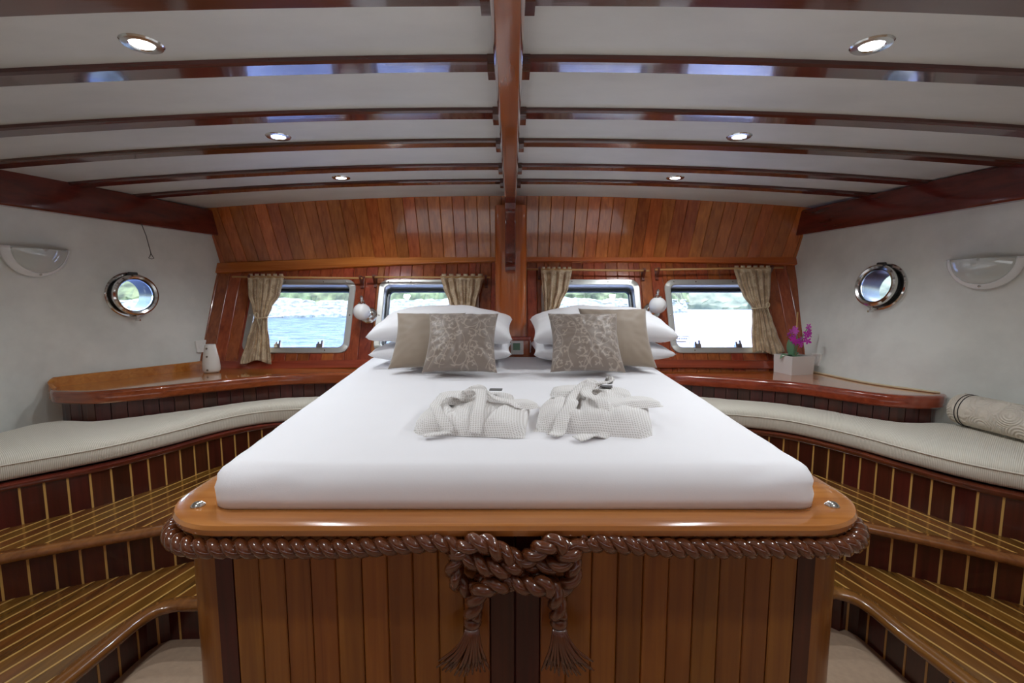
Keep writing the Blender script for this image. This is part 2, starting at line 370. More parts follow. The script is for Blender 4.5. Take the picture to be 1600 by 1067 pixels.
def spline(pts, n=12):                      # Catmull-Rom through points
    P = [Vector(p) for p in pts]; P = [2*P[0]-P[1]]+P+[2*P[-1]-P[-2]]; out = []
    for i in range(1, len(P)-2):
        for k in range(n):
            t = k/n; a, b, c, d = P[i-1:i+3]
            out.append(.5*((2*b)+(c-a)*t+(2*a-5*b+4*c-d)*t*t+(3*b-a-3*c+d)*t**3))
    return out+[P[-2].copy()]
def resample(pts, n=None, step=None):
    P = [Vector(p) for p in pts]; L = [0]
    for a, b in zip(P, P[1:]): L.append(L[-1]+(b-a).length)
    if n is None: n = max(2, int(round(L[-1]/step))+1)
    out = []; j = 0
    for i in range(n):
        d = L[-1]*i/(n-1)
        while j < len(P)-2 and L[j+1] < d: j += 1
        t = (d-L[j])/max(1e-9, L[j+1]-L[j]); out.append(P[j].lerp(P[j+1], t))
    return out
def p3(pts, z): return [Vector((p[0], p[1], z)) for p in pts]
def normals2(path):
    out = []
    for i in range(len(path)):
        t = path[min(i+1, len(path)-1)]-path[max(i-1, 0)]; t.z = 0; t.normalize(); out.append(Vector((t.y, -t.x, 0)))
    return out
def offset(path, d):
    path = [Vector((p[0], p[1], p[2] if len(p) > 2 else 0)) for p in path]
    return [p+n*d for p, n in zip(path, normals2(path))]
def sweep(name, path, prof, mat, parent=None, smooth=True, closed_prof=True):   # prof = [(side, up)]
    path = [Vector(p) for p in path]; N = normals2(path); n = len(prof); v = []; f = []
    for p, nn in zip(path, N):
        for a, b in prof: v.append(p+nn*a+Vector((0, 0, b)))
    for i in range(len(path)-1):
        for k in range(n if closed_prof else n-1):
            f.append((i*n+k, i*n+(k+1) % n, (i+1)*n+(k+1) % n, (i+1)*n+k))
    if closed_prof: f += [tuple(range(n))[::-1], tuple((len(path)-1)*n+k for k in range(n))]
    o = mk(name, v, f, mat, parent)
    if smooth: autosmooth(o, 40)
    return o
def prism(name, poly, z0, z1, mat, parent=None, bev=0, seg=2):
    bm = bmesh.new(); vs_ = [bm.verts.new((p[0], p[1], z0)) for p in poly]; f = bm.faces.new(vs_)
    r = bmesh.ops.extrude_face_region(bm, geom=[f]); bmesh.ops.translate(bm, verts=[g for g in r['geom'] if isinstance(g, bmesh.types.BMVert)], vec=(0, 0, z1-z0))
    if bev:
        bmesh.ops.recalc_face_normals(bm, faces=bm.faces)
        es = [e for e in bm.edges if abs(e.verts[0].co.z-e.verts[1].co.z) < 1e-6]
        bmesh.ops.bevel(bm, geom=es, offset=bev, segments=seg, affect='EDGES', profile=.5)
    o = bmk(name, bm, mat, parent)
    return autosmooth(o, 30) if bev else o
def round_rect(w, h, r, n=6):
    out = []
    for cx, cy, a0 in ((w/2-r, h/2-r, 0), (-w/2+r, h/2-r, 90), (-w/2+r, -h/2+r, 180), (w/2-r, -h/2+r, 270)):
        for k in range(n+1):
            a = math.radians(a0+90*k/n); out.append((cx+r*math.cos(a), cy+r*math.sin(a)))
    return out
def frame_from(p, nrm, up=Vector((0, 0, 1))):  # matrix with local z = nrm, local y ~ up
    z = nrm.normalized(); x = up.cross(z).normalized(); y = z.cross(x)
    m = Matrix((x, y, z)).transposed().to_4x4(); m.translation = p; return m
def rope(name, path, R, pitch, mat, parent, ns=2, per=12, nr=8, phase=0):
    P = resample(path, step=pitch/per); g = G(); up = None; fr = []
    for i, p in enumerate(P):
        t = (P[min(i+1, len(P)-1)]-P[max(i-1, 0)]).normalized()
        if up is None: up = (Vector((0, 0, 1))-t*t.z).normalized() if abs(t.z) < .95 else t.orthogonal().normalized()
        up = (up-t*up.dot(t)).normalized(); fr.append((p, up.copy(), t.cross(up)))
    for k in range(ns):
        pts = []
        for i, (p, u, s_) in enumerate(fr):
            a = 2*PI*(i/per+k/ns)+phase; pts.append(p+(u*math.cos(a)+s_*math.sin(a))*R*.46)
        g.tube(pts, R*.64, nr)
    return g.out(name, mat, parent, smooth=True)

# ================================================================= SETTING
# ---- hull plan curves
XL_low = [(-2.2, 3.45), (-2.26, 3.28), (-2.39, 3.07), (-2.52, 2.86), (-2.66, 2.64), (-2.69, 2.5), (-2.67, 2.2), (-2.68, 1.5), (-2.72, -1.3)]
XL_up = [(-2.27, 3.66), (-2.29, 3.6), (-2.62, 2.38), (-2.8, 1.6), (-2.92, .6), (-2.97, -1.3)]
XR_low = [(2.08, 3.45), (2.12, 3.28), (2.15, 3.1), (2.215, 2.76), (2.39, 2.48), (2.55, 2.3), (2.63, 2.05), (2.66, 1.5), (2.7, -1.3)]
XR_up = [(2.20, 3.66), (2.22, 3.6), (2.47, 2.275), (2.62, 1.5), (2.72, .6), (2.78, -1.3)]
def interp(c, y):
    c = sorted(c, key=lambda p: p[1])
    if y <= c[0][1]: return c[0][0]
    for a, b in zip(c, c[1:]):
        if y <= b[1]: return a[0]+(b[0]-a[0])*(y-a[1])/(b[1]-a[1])
    return c[-1][0]
SM = {}
for k, c in (('L0', XL_low), ('L1', XL_up), ('R0', XR_low), ('R1', XR_up)):
    SM[k] = [(p.x, p.y) for p in spline([(a, b, 0) for a, b in c], 8)]
def xwall(side, y, z):
    k = 'L' if side < 0 else 'R'; s = max(0., (z-H+.6)/1.05); s = min(1., s)
    bul = .02*math.sin(PI*s)*(-1 if side < 0 else 1)
    return interp(SM[k+'0'], y)*(1-s)+interp(SM[k+'1'], y)*s+bul
def ybulk(z): return ylow(z) if z < H+.25 else yup(z)
def hit_wall(px, py):
    d = ray(px, py); side = -1 if px < 800 else 1; lo, hi = .5, 5.
    for _ in range(50):
        t = (lo+hi)/2; q = Vector((0, 0, H))+d*t
        if abs(q.x) < abs(xwall(side, q.y, q.z)) and q.y < 3.7: lo = t
        else: hi = t
    q = Vector((0, 0, H))+d*lo; e = .03
    a = Vector((xwall(side, q.y+e, q.z)-xwall(side, q.y-e, q.z), 2*e, 0)); b = Vector((xwall(side, q.y, q.z+e)-xwall(side, q.y, q.z-e), 0, 2*e))
    n = a.cross(b).normalized()
    if n.x*side > 0: n = -n
    return q, n
PH = {}
for name, px, py in (('L', 205, 461), ('R', 1378, 448)): PH[name] = hit_wall(px, py)
def hull_wall(side, name, lab):
    NY, NZ = 110, 52; v = []; f = []
    for j in range(NZ+1):
        z = H-1.42+j/NZ*1.94
        for i in range(NY+1):
            y1 = ybulk(max(z, H-.62))+.03; y = -1.3+(y1+1.3)*i/NY
            x = xwall(side, y, z)
            # slight gathers where the liner is tucked behind the shelf
            g = max(0, 1-abs(z-(H-.44))/.12)
            x += side*.006*g*math.sin(y*60+2*math.sin(y*9))*max(0, min(1, (y-2.1)*4))
            x += side*.006*noise.noise(Vector((y*2, z*2, side*5)))
            v.append((x, y, z))
    for j in range(NZ):
        for i in range(NY):
            a = j*(NY+1)+i; f.append((a, a+1, a+NY+2, a+NY+1))
    o = mk(name, v, f, 'liner', smooth=True, fix=False)
    sol = o.modifiers.new('s', 'SOLIDIFY'); sol.thickness = .03; sol.offset = 1 if side > 0 else -1
    p, n = PH['L' if side < 0 else 'R']
    g = G(); g.lathe([(.104, -.2), (.104, .2)], 40, frame_from(p, n)); cut = g.out('cutter', 'gap')
    bo = o.modifiers.new('b', 'BOOLEAN'); bo.object = cut; bo.operation = 'DIFFERENCE'; bo.solver = 'EXACT'
    dg = bpy.context.evaluated_depsgraph_get(); me = bpy.data.meshes.new_from_object(o.evaluated_get(dg))
    o.modifiers.clear(); o.data = me; me.shade_smooth(); bpy.data.objects.remove(cut)
    autosmooth(o, 50)
    tag(o, lab, 'wall', kind='structure')
hull_wall(-1, 'wall_left', 'cream upholstered hull side with the round porthole, left of the bed')
hull_wall(1, 'wall_right', 'cream upholstered hull side behind the orchid, right of the bed')
# ---- floor
prism('floor', [(-2.8, -1.3), (2.8, -1.3), (2.8, 3.4), (-2.8, 3.4)], -.04, 0, 'carpet')
tag(bpy.data.objects['floor'], 'beige carpet floor at the foot of the bed', 'floor', kind='structure')
# ---- ceiling: cambered panels between beams
def zceil(x): return H+.735-.0165*x*x
BEAM_FAR = [-1.02, -.66, -.3, .08, .46, .84, 1.22, 1.56, 1.954, 2.31, 2.72, 3.06]
BW = .078
ceil = tag(empty('ceiling', (0, 1.5, H+.735)), 'cream painted ceiling panels between the dark deck beams', 'ceiling', kind='structure')
edges = [-1.3]+[b-BW/2 for b in BEAM_FAR]+[3.62]
XS = [i*.1 for i in range(0, 31)]
for y0, y1 in zip(edges, edges[1:]):
    for sgn in (-1, 1):
        a = []; b = []; v = []; f = []
        for x in XS:
            for y, dz in ((y0, 0), (y1, 0), (y1, .02), (y0, .02)): v.append((sgn*x, y, zceil(x)+dz))
        for i in range(len(XS)-1):
            for k in range(4): f.append((i*4+k, i*4+(k+1) % 4, (i+1)*4+(k+1) % 4, (i+1)*4+k))
        f += [(0, 1, 2, 3), tuple(len(v)-4+k for k in range(4))]
        autosmooth(mk('panel', v, f, 'deckhead', ceil), 40)
# ---- deck beams
KB = .019
ORD = ['seventh', 'sixth', 'fifth', 'fourth', 'third', 'second', 'first']
blabs = {1.22: 'dark varnished deck beam nearest the viewer, along the upper picture edge', 1.56: 'dark deck beam just in front of the two largest downlights',
         1.954: 'dark deck beam between the large downlights and the second pair', 2.31: 'dark deck beam just behind the second pair of downlights',
         2.72: 'dark deck beam just before the smallest, farthest downlights', 3.06: 'last deck beam, closest to the planked window wall'}
tn = 1
def beam_xend(y, side): return xwall(side, min(y, 3.5), H+.6)
for yb in BEAM_FAR:
    if yb < .7: vis = False
    y1, y0 = yb, yb-BW
    r = empty('trim_%d' % tn, (0, (y0+y1)/2, H+.7)); tn += 1
    tag(r, blabs.get(yb, 'dark varnished deck beam behind the viewer, out of the picture'), 'beam', kind='structure')
    if yb not in blabs: r['group'] = 'deck beams behind the viewer'
    prof = [(y0, .012), (y0, -KB+.007), (y0+.007, -KB), (y1-.007, -KB), (y1, -KB+.007), (y1, .012)]
    xa, xb = beam_xend(y0, -1)-.02, beam_xend(y0, 1)+.02; v = []; f = []; n = len(prof); NX = 48
    for i in range(NX+1):
        x = xa+(xb-xa)*i/NX
        w = .0015*math.sin(x*3.1+yb*7)
        for y, dz in prof: v.append((x, y+w, zceil(x)+dz))
    for i in range(NX):
        for k in range(n): f.append((i*n+k, i*n+(k+1) % n, (i+1)*n+(k+1) % n, (i+1)*n+k))
    f += [tuple(range(n)), tuple(NX*n+k for k in range(n))]
    autosmooth(mk('timber', v, f, 'mahog', r), 40)
    for sgn in (-1, 1):                     # small chocks where the beam meets the keelson-like centre beam
        g = G(); cx = -.01+sgn*.052; zc = H+.716
        pr = [(-BW*.56, .03), (-BW*.56, -.010), (-BW*.36, -.026), (BW*.36, -.026), (BW*.56, -.010), (BW*.56, .03)]
        yc = (y0+y1)/2
        va = [(cx-.014, yc+a, zc+b) for a, b in pr]; vb = [(cx+.014, yc+a, zc+b) for a, b in pr]
        g.add(va+vb, [tuple(range(6)), tuple(range(11, 5, -1))]+[(k, (k+1) % 6, 6+(k+1) % 6, 6+k) for k in range(6)])
        g.out('chock', 'mahog', r)
# ---- centre beam and its carved end bracket
r = tag(empty('trim_%d' % tn, (-.01, 1.5, H+.64)), 'long polished brown centre beam running from the viewer to the post', 'beam', kind='structure'); tn += 1
prof = [(-.040, .12), (-.040, .014), (-.030, 0), (.030, 0), (.040, .014), (.040, .12)]
v = []; f = []; n = len(prof); YS = [-1.3+i*.1 for i in range(0, 45)]+[3.09]
for y in YS:
    wsc = 1.0-.10*max(0, (1.6-y))/2.9
    for a, b in prof: v.append((-.010+a*wsc, y, H+.635+b))
for i in range(len(YS)-1):
    for k in range(n): f.append((i*n+k, i*n+(k+1) % n, (i+1)*n+(k+1) % n, (i+1)*n+k))
f += [tuple(range(n)), tuple((len(YS)-1)*n+k for k in range(n))]
autosmooth(mk('timber', v, f, 'king', r), 40)
r = tag(empty('trim_%d' % tn, (-.01, 3.2, H+.4)), 'carved wooden bracket hanging under the centre beam, before the post', 'bracket', kind='structure'); tn += 1
side = [(3.26, .66), (3.07, .66), (3.07, .60), (3.085, .585), (3.10, .57), (3.13, .555), (3.135, .50), (3.135, .28), (3.13, .22), (3.10, .205), (3.09, .185), (3.10, .165), (3.13, .155), (3.26, .155)]
n = len(side); g = G()
va = [(-.046, y, H+z) for y, z in side]; vb = [(.024, y, H+z) for y, z in side]
g.add(va+vb, [tuple(range(n)), tuple(range(2*n-1, n-1, -1))]+[(k, (k+1) % n, n+(k+1) % n, n+k) for k in range(n)])
o = g.out('timber', 'mahog_y', r)
bv = o.modifiers.new('b', 'BEVEL'); bv.width = .005; bv.segments = 2; bv.limit_method = 'ANGLE'
g = G(); g.lathe([(.017, 0), (.017, .006), (.011, .008), (.011, .004)], 20, frame_from(Vector((-.011, 3.134, H+.235)), Vector((0, -1, 0)))); g.out('carved_rosette', 'mahog_y', r, auto=30)
# ---- post
r = tag(empty('trim_%d' % tn, (-.01, 3.3, H-.3)), 'broad polished wooden post between the two pillow stacks', 'post', kind='structure'); tn += 1
def post_poly(xc, w, y0, d, rr):
    out = []
    for k in range(9):
        a = PI+PI/2*k/8; out.append((xc-w/2+rr+rr*math.cos(a), y0+rr+rr*math.sin(a)))
    for k in range(9):
        a = 1.5*PI+PI/2*k/8; out.append((xc+w/2-rr+rr*math.cos(a), y0+rr+rr*math.sin(a)))
    return out+[(xc+w/2, y0+d), (xc-w/2, y0+d)]
zt = H+.62
autosmooth(prism('shaft', post_poly(-.008, .226, 3.235, .38, .045), H-.30, zt, 'post', r), 50)
prism('collar', post_poly(.0, .275, 3.20, .3, .03), H-.325, H-.295, 'post', r, .008)
prism('base_block', post_poly(.0, .255, 3.215, .3, .012), H-.62, H-.325, 'post', r)
# ---- bulkhead planking
wb = tag(empty('wall_back', (0, 3.6, H)), 'planked wooden wall holding the four windows behind the bed', 'wall', kind='structure')
WINS = [(387, 551), (588, 748), (846, 1003), (1043, 1203)]
WTOP, WBOT = 437, 552
wrect = []
for x0, x1 in WINS:
    a = wl(x0, 495); b = wl(x1, 495); t = wl((x0+x1)/2, WTOP); bo = wl((x0+x1)/2, WBOT)
    wrect.append((a.x, b.x, bo.z, t.z))
print('WIN', [[round(q, 3) for q in w] for w in wrect])
def lowpt(x, z, off=0): return Vector((x, ylow(z), z))+WN*off
INS = .03                                    # hole is this much inside the steel frame's outer edge
def low_piece(name, x0, x1, z0, z1, mat, par, th=.018, off=0, ch=.003):
    g = G()
    if ch:
        fr = [lowpt(x0+ch, z0, off), lowpt(x1-ch, z0, off), lowpt(x1-ch, z1, off), lowpt(x0+ch, z1, off)]
        md = [lowpt(x0, z0, off-ch), lowpt(x1, z0, off-ch), lowpt(x1, z1, off-ch), lowpt(x0, z1, off-ch)]
        bk = [lowpt(x0, z0, off-th), lowpt(x1, z0, off-th), lowpt(x1, z1, off-th), lowpt(x0, z1, off-th)]
        g.add(fr+md+bk, [(0, 1, 2, 3)]+[(k, 4+k, 4+(k+1) % 4, (k+1) % 4) for k in range(4)]+[(4+k, 8+k, 8+(k+1) % 4, 4+(k+1) % 4) for k in range(4)])
    else:
        g.hexa([lowpt(x0, z0, off), lowpt(x1, z0, off), lowpt(x1, z1, off), lowpt(x0, z1, off)],
               [lowpt(x0, z0, off-th), lowpt(x1, z0, off-th), lowpt(x1, z1, off-th), lowpt(x0, z1, off-th)])
    return g.out(name, mat, par)
ZB, ZT = H-.62, H+.262
rng = random.Random(3)
x = -2.36; holes = [(a+INS, b-INS, c+INS, d-INS) for a, b, c, d in wrect]
xs = [x]
while xs[-1] < 2.36: xs.append(xs[-1]+.088*rng.uniform(.97, 1.03))
for x0, x1 in zip(xs, xs[1:]):
    hit = None
    cuts = sorted({x0, x1}|{q for h in holes for q in h[:2] if x0 < q < x1})
    for a, b in zip(cuts, cuts[1:]):
        if b-a < .004: continue
        h = next((h for h in holes if h[0] <= (a+b)/2 <= h[1]), None); o_ = rng.uniform(-.0015, .0015)
        chm = .003
        if h is None: low_piece('plank', a+.0008, b-.0008, ZB, ZT, 'plank_low', wb, off=o_, ch=chm)
        else:
            low_piece('plank', a+.0008, b-.0008, h[3], ZT, 'plank_low', wb, off=o_, ch=chm)
            low_piece('plank', a+.0008, b-.0008, ZB, h[2], 'plank_low', wb, off=o_, ch=chm)
# backing board behind the planks (keeps the joints dark), cut out round the windows
g = G(); bx = sorted([-2.5, 2.5]+[q for h in holes for q in h[:2]])
for a, b in zip(bx, bx[1:]):
    h = next((h for h in holes if h[0] <= (a+b)/2 <= h[1]), None)
    for z0, z1 in ([(ZB, ZT)] if h is None else [(ZB, h[2]), (h[3], ZT)]):
        g.hexa([lowpt(a, z0, -.017), lowpt(b, z0, -.017), lowpt(b, z1, -.017), lowpt(a, z1, -.017)], [lowpt(a, z0, -.06), lowpt(b, z0, -.06), lowpt(b, z1, -.06), lowpt(a, z1, -.06)])
g.out('backing_board', 'gap', wb)
g = G().box((0, 3.42, H-1.0), (5.0, .04, .80)); g.out('backing_board', 'gap', wb)
low_piece('cover_strip', wl(824, 470).x, wl(839, 470).x, H-.55, H+.205, 'plank_low', wb, off=.012, th=.014)
# upper planks, slightly fanned
xs = [-2.42]
while xs[-1] < 2.4: xs.append(xs[-1]+.0905*rng.uniform(.97, 1.03))
for x0, x1 in zip(xs, xs[1:]):
    o_ = rng.uniform(-.0015, .0015); k = 1.035; c = .003; z0 = H+.235
    def up_(x, z, off, top): return Vector(((x*k if top else x), yup(z)-off, z))
    za, zb_ = zceil(x0*k)+.01, zceil(x1*k)+.01; a, b = x0+.0008, x1-.0008; g = G()
    fr = [up_(a+c, z0, o_, 0), up_(b-c, z0, o_, 0), up_(b-c, zb_, o_, 1), up_(a+c, za, o_, 1)]
    md = [up_(a, z0, o_-c, 0), up_(b, z0, o_-c, 0), up_(b, zb_, o_-c, 1), up_(a, za, o_-c, 1)]
    bk = [up_(a, z0, o_-.018, 0), up_(b, z0, o_-.018, 0), up_(b, zb_, o_-.018, 1), up_(a, za, o_-.018, 1)]
    g.add(fr+md+bk, [(0, 1, 2, 3)]+[(q, 4+q, 4+(q+1) % 4, (q+1) % 4) for q in range(4)]+[(4+q, 8+q, 8+(q+1) % 4, 4+(q+1) % 4) for q in range(4)])
    g.out('plank', 'plank', wb)
g = G(); g.hexa([(-2.6, yup(H+.2)+.017, H+.2), (2.6, yup(H+.2)+.017, H+.2), (2.6, yup(H+.78)+.017, H+.78), (-2.6, yup(H+.78)+.017, H+.78)],
                [(-2.6, yup(H+.2)+.07, H+.2), (2.6, yup(H+.2)+.07, H+.2), (2.6, yup(H+.78)+.07, H+.78), (-2.6, yup(H+.78)+.07, H+.78)])
g.out('backing_board', 'gap', wb)
# ---- horizontal rails across the planking
def rail(pxs, h, off, mat, lab):
    global tn
    pts = []
    for px, py in pxs:
        q = wl(px, py, off); pts.append(q)
    P = spline(pts, 8); r = None; v = []; f = []
    pr = [(-h/2, -.03), (-h/2, -.004), (-h/2+.004, 0), (h/2-.004, 0), (h/2, -.004), (h/2, -.03)]
    for p in P:
        for a, b in pr: v.append(p+WT*a+WN*b)
    n = len(pr)
    for i in range(len(P)-1):
        for k in range(n): f.append((i*n+k, i*n+(k+1) % n, (i+1)*n+(k+1) % n, (i+1)*n+k))
    f += [tuple(range(n)), tuple((len(P)-1)*n+k for k in range(n))]
    o = autosmooth(mk('trim_%d' % tn, v, f, mat), 40); tn += 1
    tag(o, lab, 'trim', kind='structure')
rail([(338, 418), (440, 414), (533, 409.5), (650, 404), (773, 400)], .082, .024, 'rail', 'orange wooden rail over the left two windows, under the upper planks')
rail([(822, 400), (950, 400), (1066, 401), (1160, 403), (1246, 405)], .086, .024, 'rail', 'orange wooden rail over the right two windows, under the upper planks')
rail([(318, 570), (440, 570), (560, 568), (690, 568), (772, 568)], .062, .02, 'fascia', 'brown sill board under the left windows, behind the vase')
rail([(822, 568), (940, 568), (1060, 568), (1150, 569), (1240, 570)], .062, .02, 'fascia', 'brown sill board under the right windows, behind the orchid')
# ---- side clamps (dark shelves where hull meets deck)
for side, lab in ((-1, 'heavy dark red wooden beam along the top of the left hull side'), (1, 'heavy dark red wooden beam along the top of the right hull side')):
    k = 'L1' if side < 0 else 'R1'
    path = [Vector((x-side*.0, y, H+.54)) for x, y in SM[k] if -1.3 <= y <= 3.62]
    path = resample(path, 40)
    if path[0].y < path[-1].y: path.reverse()
    s = side                                   # path runs towards the viewer (-y): right-hand normal is -x
    def sp(a): return a*(1 if side < 0 else 1)
    inw = 1 if side > 0 else -1
    pr = [(inw*-.06, -.088), (inw*.045, -.088), (inw*.052, -.080), (inw*.052, .085), (inw*.045, .095), (inw*-.06, .095)]
    o = sweep('trim_%d' % tn, path, pr, 'mahog_y'); tn += 1
    tag(o, lab, 'trim', kind='structure')
# ---- rear end of the cabin, behind the viewer
rw = tag(empty('wall_rear', (0, -1.3, 0)), 'panelled wooden wall closing the cabin behind the viewer', 'wall', kind='structure')
for i in range(31):
    x0 = -3.1+i*.2
    g = G().box((x0+.1, -1.32, 1.1), (.196, .04, 2.3)); g.out('plank', 'plank_low', rw)

# ================================================================= WINDOWS
def loop_pts(w, h, r, org, off, n=6):
    return [org+Vector((a, 0, 0))+WT*b+WN*off for a, b in round_rect(w, h, r, n)]
def ring(name, loops, mat, par, smooth=True, closed=False):
    n = len(loops[0]); v = [p for L in loops for p in L]; f = []
    m = len(loops)
    for i in range(m-1 if not closed else m):
        for k in range(n): f.append((i*n+k, i*n+(k+1) % n, ((i+1) % m)*n+(k+1) % n, ((i+1) % m)*n+k))
    o = mk(name, v, f, mat, par)
    return autosmooth(o, 35)
wlabs = ['first steel framed window from the left, behind the tied-back curtain over the vase', 'second steel framed window from the left, behind the left pillow stack',
         'third steel framed window from the left, behind the right pillow stack', 'fourth steel framed window, on the far right beside the orchid, with a small sticker']
for i, (xa, xb, za, zb_) in enumerate(wrect):
    cx, cz = (xa+xb)/2, (za+zb_)/2; org = lowpt(cx, cz); w = xb-xa; h = (zb_-za)*math.sqrt(1+KS*KS)
    r = tag(empty('window_%d' % (i+1), org), wlabs[i], 'window', kind='structure')
    fw = .042
    ring('frame', [loop_pts(w, h, .075, org, -.01), loop_pts(w, h, .075, org, .006), loop_pts(w-.008, h-.008, .072, org, .009), loop_pts(w-2*fw, h-2*fw, .045, org, .009),
                   loop_pts(w-2*fw-.008, h-2*fw-.008, .042, org, .004)], 'steel', r)
    D = .085
    ring('lining', [loop_pts(w-2*fw-.008, h-2*fw-.008, .042, org, .004), loop_pts(w-2*fw-.010, h-2*fw-.010, .042, org, -D), loop_pts(w-2*fw+.03, h-2*fw+.03, .05, org, -D), loop_pts(w-2*fw+.03, h-2*fw+.03, .05, org, -.02)], 'steel', r)
    iw, ih = w-2*fw-.01, h-2*fw-.01
    sash = ring('sash_frame', [loop_pts(iw, ih, .042, org, -D+.02), loop_pts(iw-.035, ih-.035, .03, org, -D+.018), loop_pts(iw-.04, ih-.04, .03, org, -D+.01), loop_pts(iw-.04, ih-.04, .03, org, -D-.012), loop_pts(iw, ih, .04, org, -D-.012)], 'darkmetal', r)
    L = loop_pts(iw-.036, ih-.036, .03, org, -D-.0); L2 = loop_pts(iw-.036, ih-.036, .03, org, -D-.005); n = len(L)
    pane = mk('pane', L+L2, [tuple(range(n)), tuple(range(2*n-1, n-1, -1))]+[(k, (k+1) % n, n+(k+1) % n, n+k) for k in range(n)], 'glass', sash)
    for t in ((-.13, .18) if i == 0 else (-.19, .11) if i == 3 else (-.21, .155)):                  # little steel catches on the lower edge
        g = G(); c = org+Vector((t, 0, 0))-WT*(h/2-fw-.012)+WN*.004
        rot = Matrix((Vector((1, 0, 0)), WT, WN)).transposed()
        g.box(c, (.045, .028, .03), rot); g.box(c+Vector((.014, 0, 0))+WT*.024+WN*.004, (.012, .035, .012), rot); g.box(c+Vector((-.012, 0, 0))+WT*.018, (.012, .026, .014), rot)
        g.out('catch', 'chrome', r)
    for a, b in ((-.44, .5), (-.2, .5), (.2, .5), (.44, .5), (-.5, 0), (.5, 0), (-.3, -.5), (.3, -.5)):
        p = org+Vector((a*(w-fw if abs(a) == .5 else w-.06), 0, 0))+WT*(b*(h-fw))+WN*.009
        g = G().lathe([(.006, 0), (.006, .0015), (.003, .0025)], 10, frame_from(p, WN)); g.out('screw', 'chrome', r)
    if i == 3:
        g = G(); so = org+Vector((-w/2+.115, 0, 0))-WT*(h/2-.125)+WN*(-D+.003)
        rot = Matrix((Vector((1, 0, 0)), WT, WN)).transposed()
        for a, b, ww, hh in ((0, .032, .12, .003), (0, -.032, .12, .003), (-.06, 0, .003, .066), (.06, 0, .003, .066), (0, -.01, .07, .009)):
            g.box(so+Vector((a, 0, 0))+WT*b, (ww, hh, .001), rot)
        for k in range(7): g.box(so+Vector((-.042+k*.014, 0, 0))+WT*.014, (.008, .010, .001), rot)
        o = g.out('sticker', 'print', sash); o['label'] = 'small pale printed sticker'
# portholes
for key, num, lab in (('L', 5, 'round chrome porthole in the left hull side below the pull cord'), ('R', 6, 'round chrome porthole in the right hull side near the half-moon lamp')):
    p, n = PH[key]; mt = frame_from(p, n) @ Matrix.Scale(1.06, 4); r = tag(empty('window_%d' % num, p), lab, 'porthole', kind='structure')
    g = G(); g.lathe([(.096, -.10), (.096, .006), (.102, .012), (.132, .010), (.138, .004), (.138, -.02)], 48, mt, close=False); g.out('flange', 'chrome', r, auto=35)
    g = G(); g.lathe([(.103, .008), (.101, .035), (.094, .035), (.094, .0), (.096, -.1)], 48, mt, close=False); g.out('barrel', 'darkmetal', r, auto=35)
    g = G(); g.lathe([(.094, .036), (.120, .036), (.124, .044), (.122, .058), (.112, .064), (.100, .060), (.094, .050), (.094, .036)], 48, mt, close=False); hr_ = g.out('hinged_ring', 'chrome', r, auto=35)
    g = G(); g.lathe([(.097, .046), (.097, .052)], 48, mt); g.out('pane', 'glass', hr_)
    g = G(); up = mt.to_3x3() @ Vector((0, 1, 0)); sx = mt.to_3x3() @ Vector((1, 0, 0))
    g.tube([p+up*.128+n*.035-sx*.022, p+up*.128+n*.035+sx*.022], .012, 12); g.out('hinge', 'darkmetal', r, auto=40)
    g = G(); g.tube([p-up*.118+n*.05, p-up*.15+n*.05], .007, 10); g.box(p-up*.152+n*.05, (.03, .012, .012)); g.tube([p-up*.13+n*.0, p-up*.13+n*.055], .006, 8); g.out('wing_nut', 'chrome', r, auto=40)

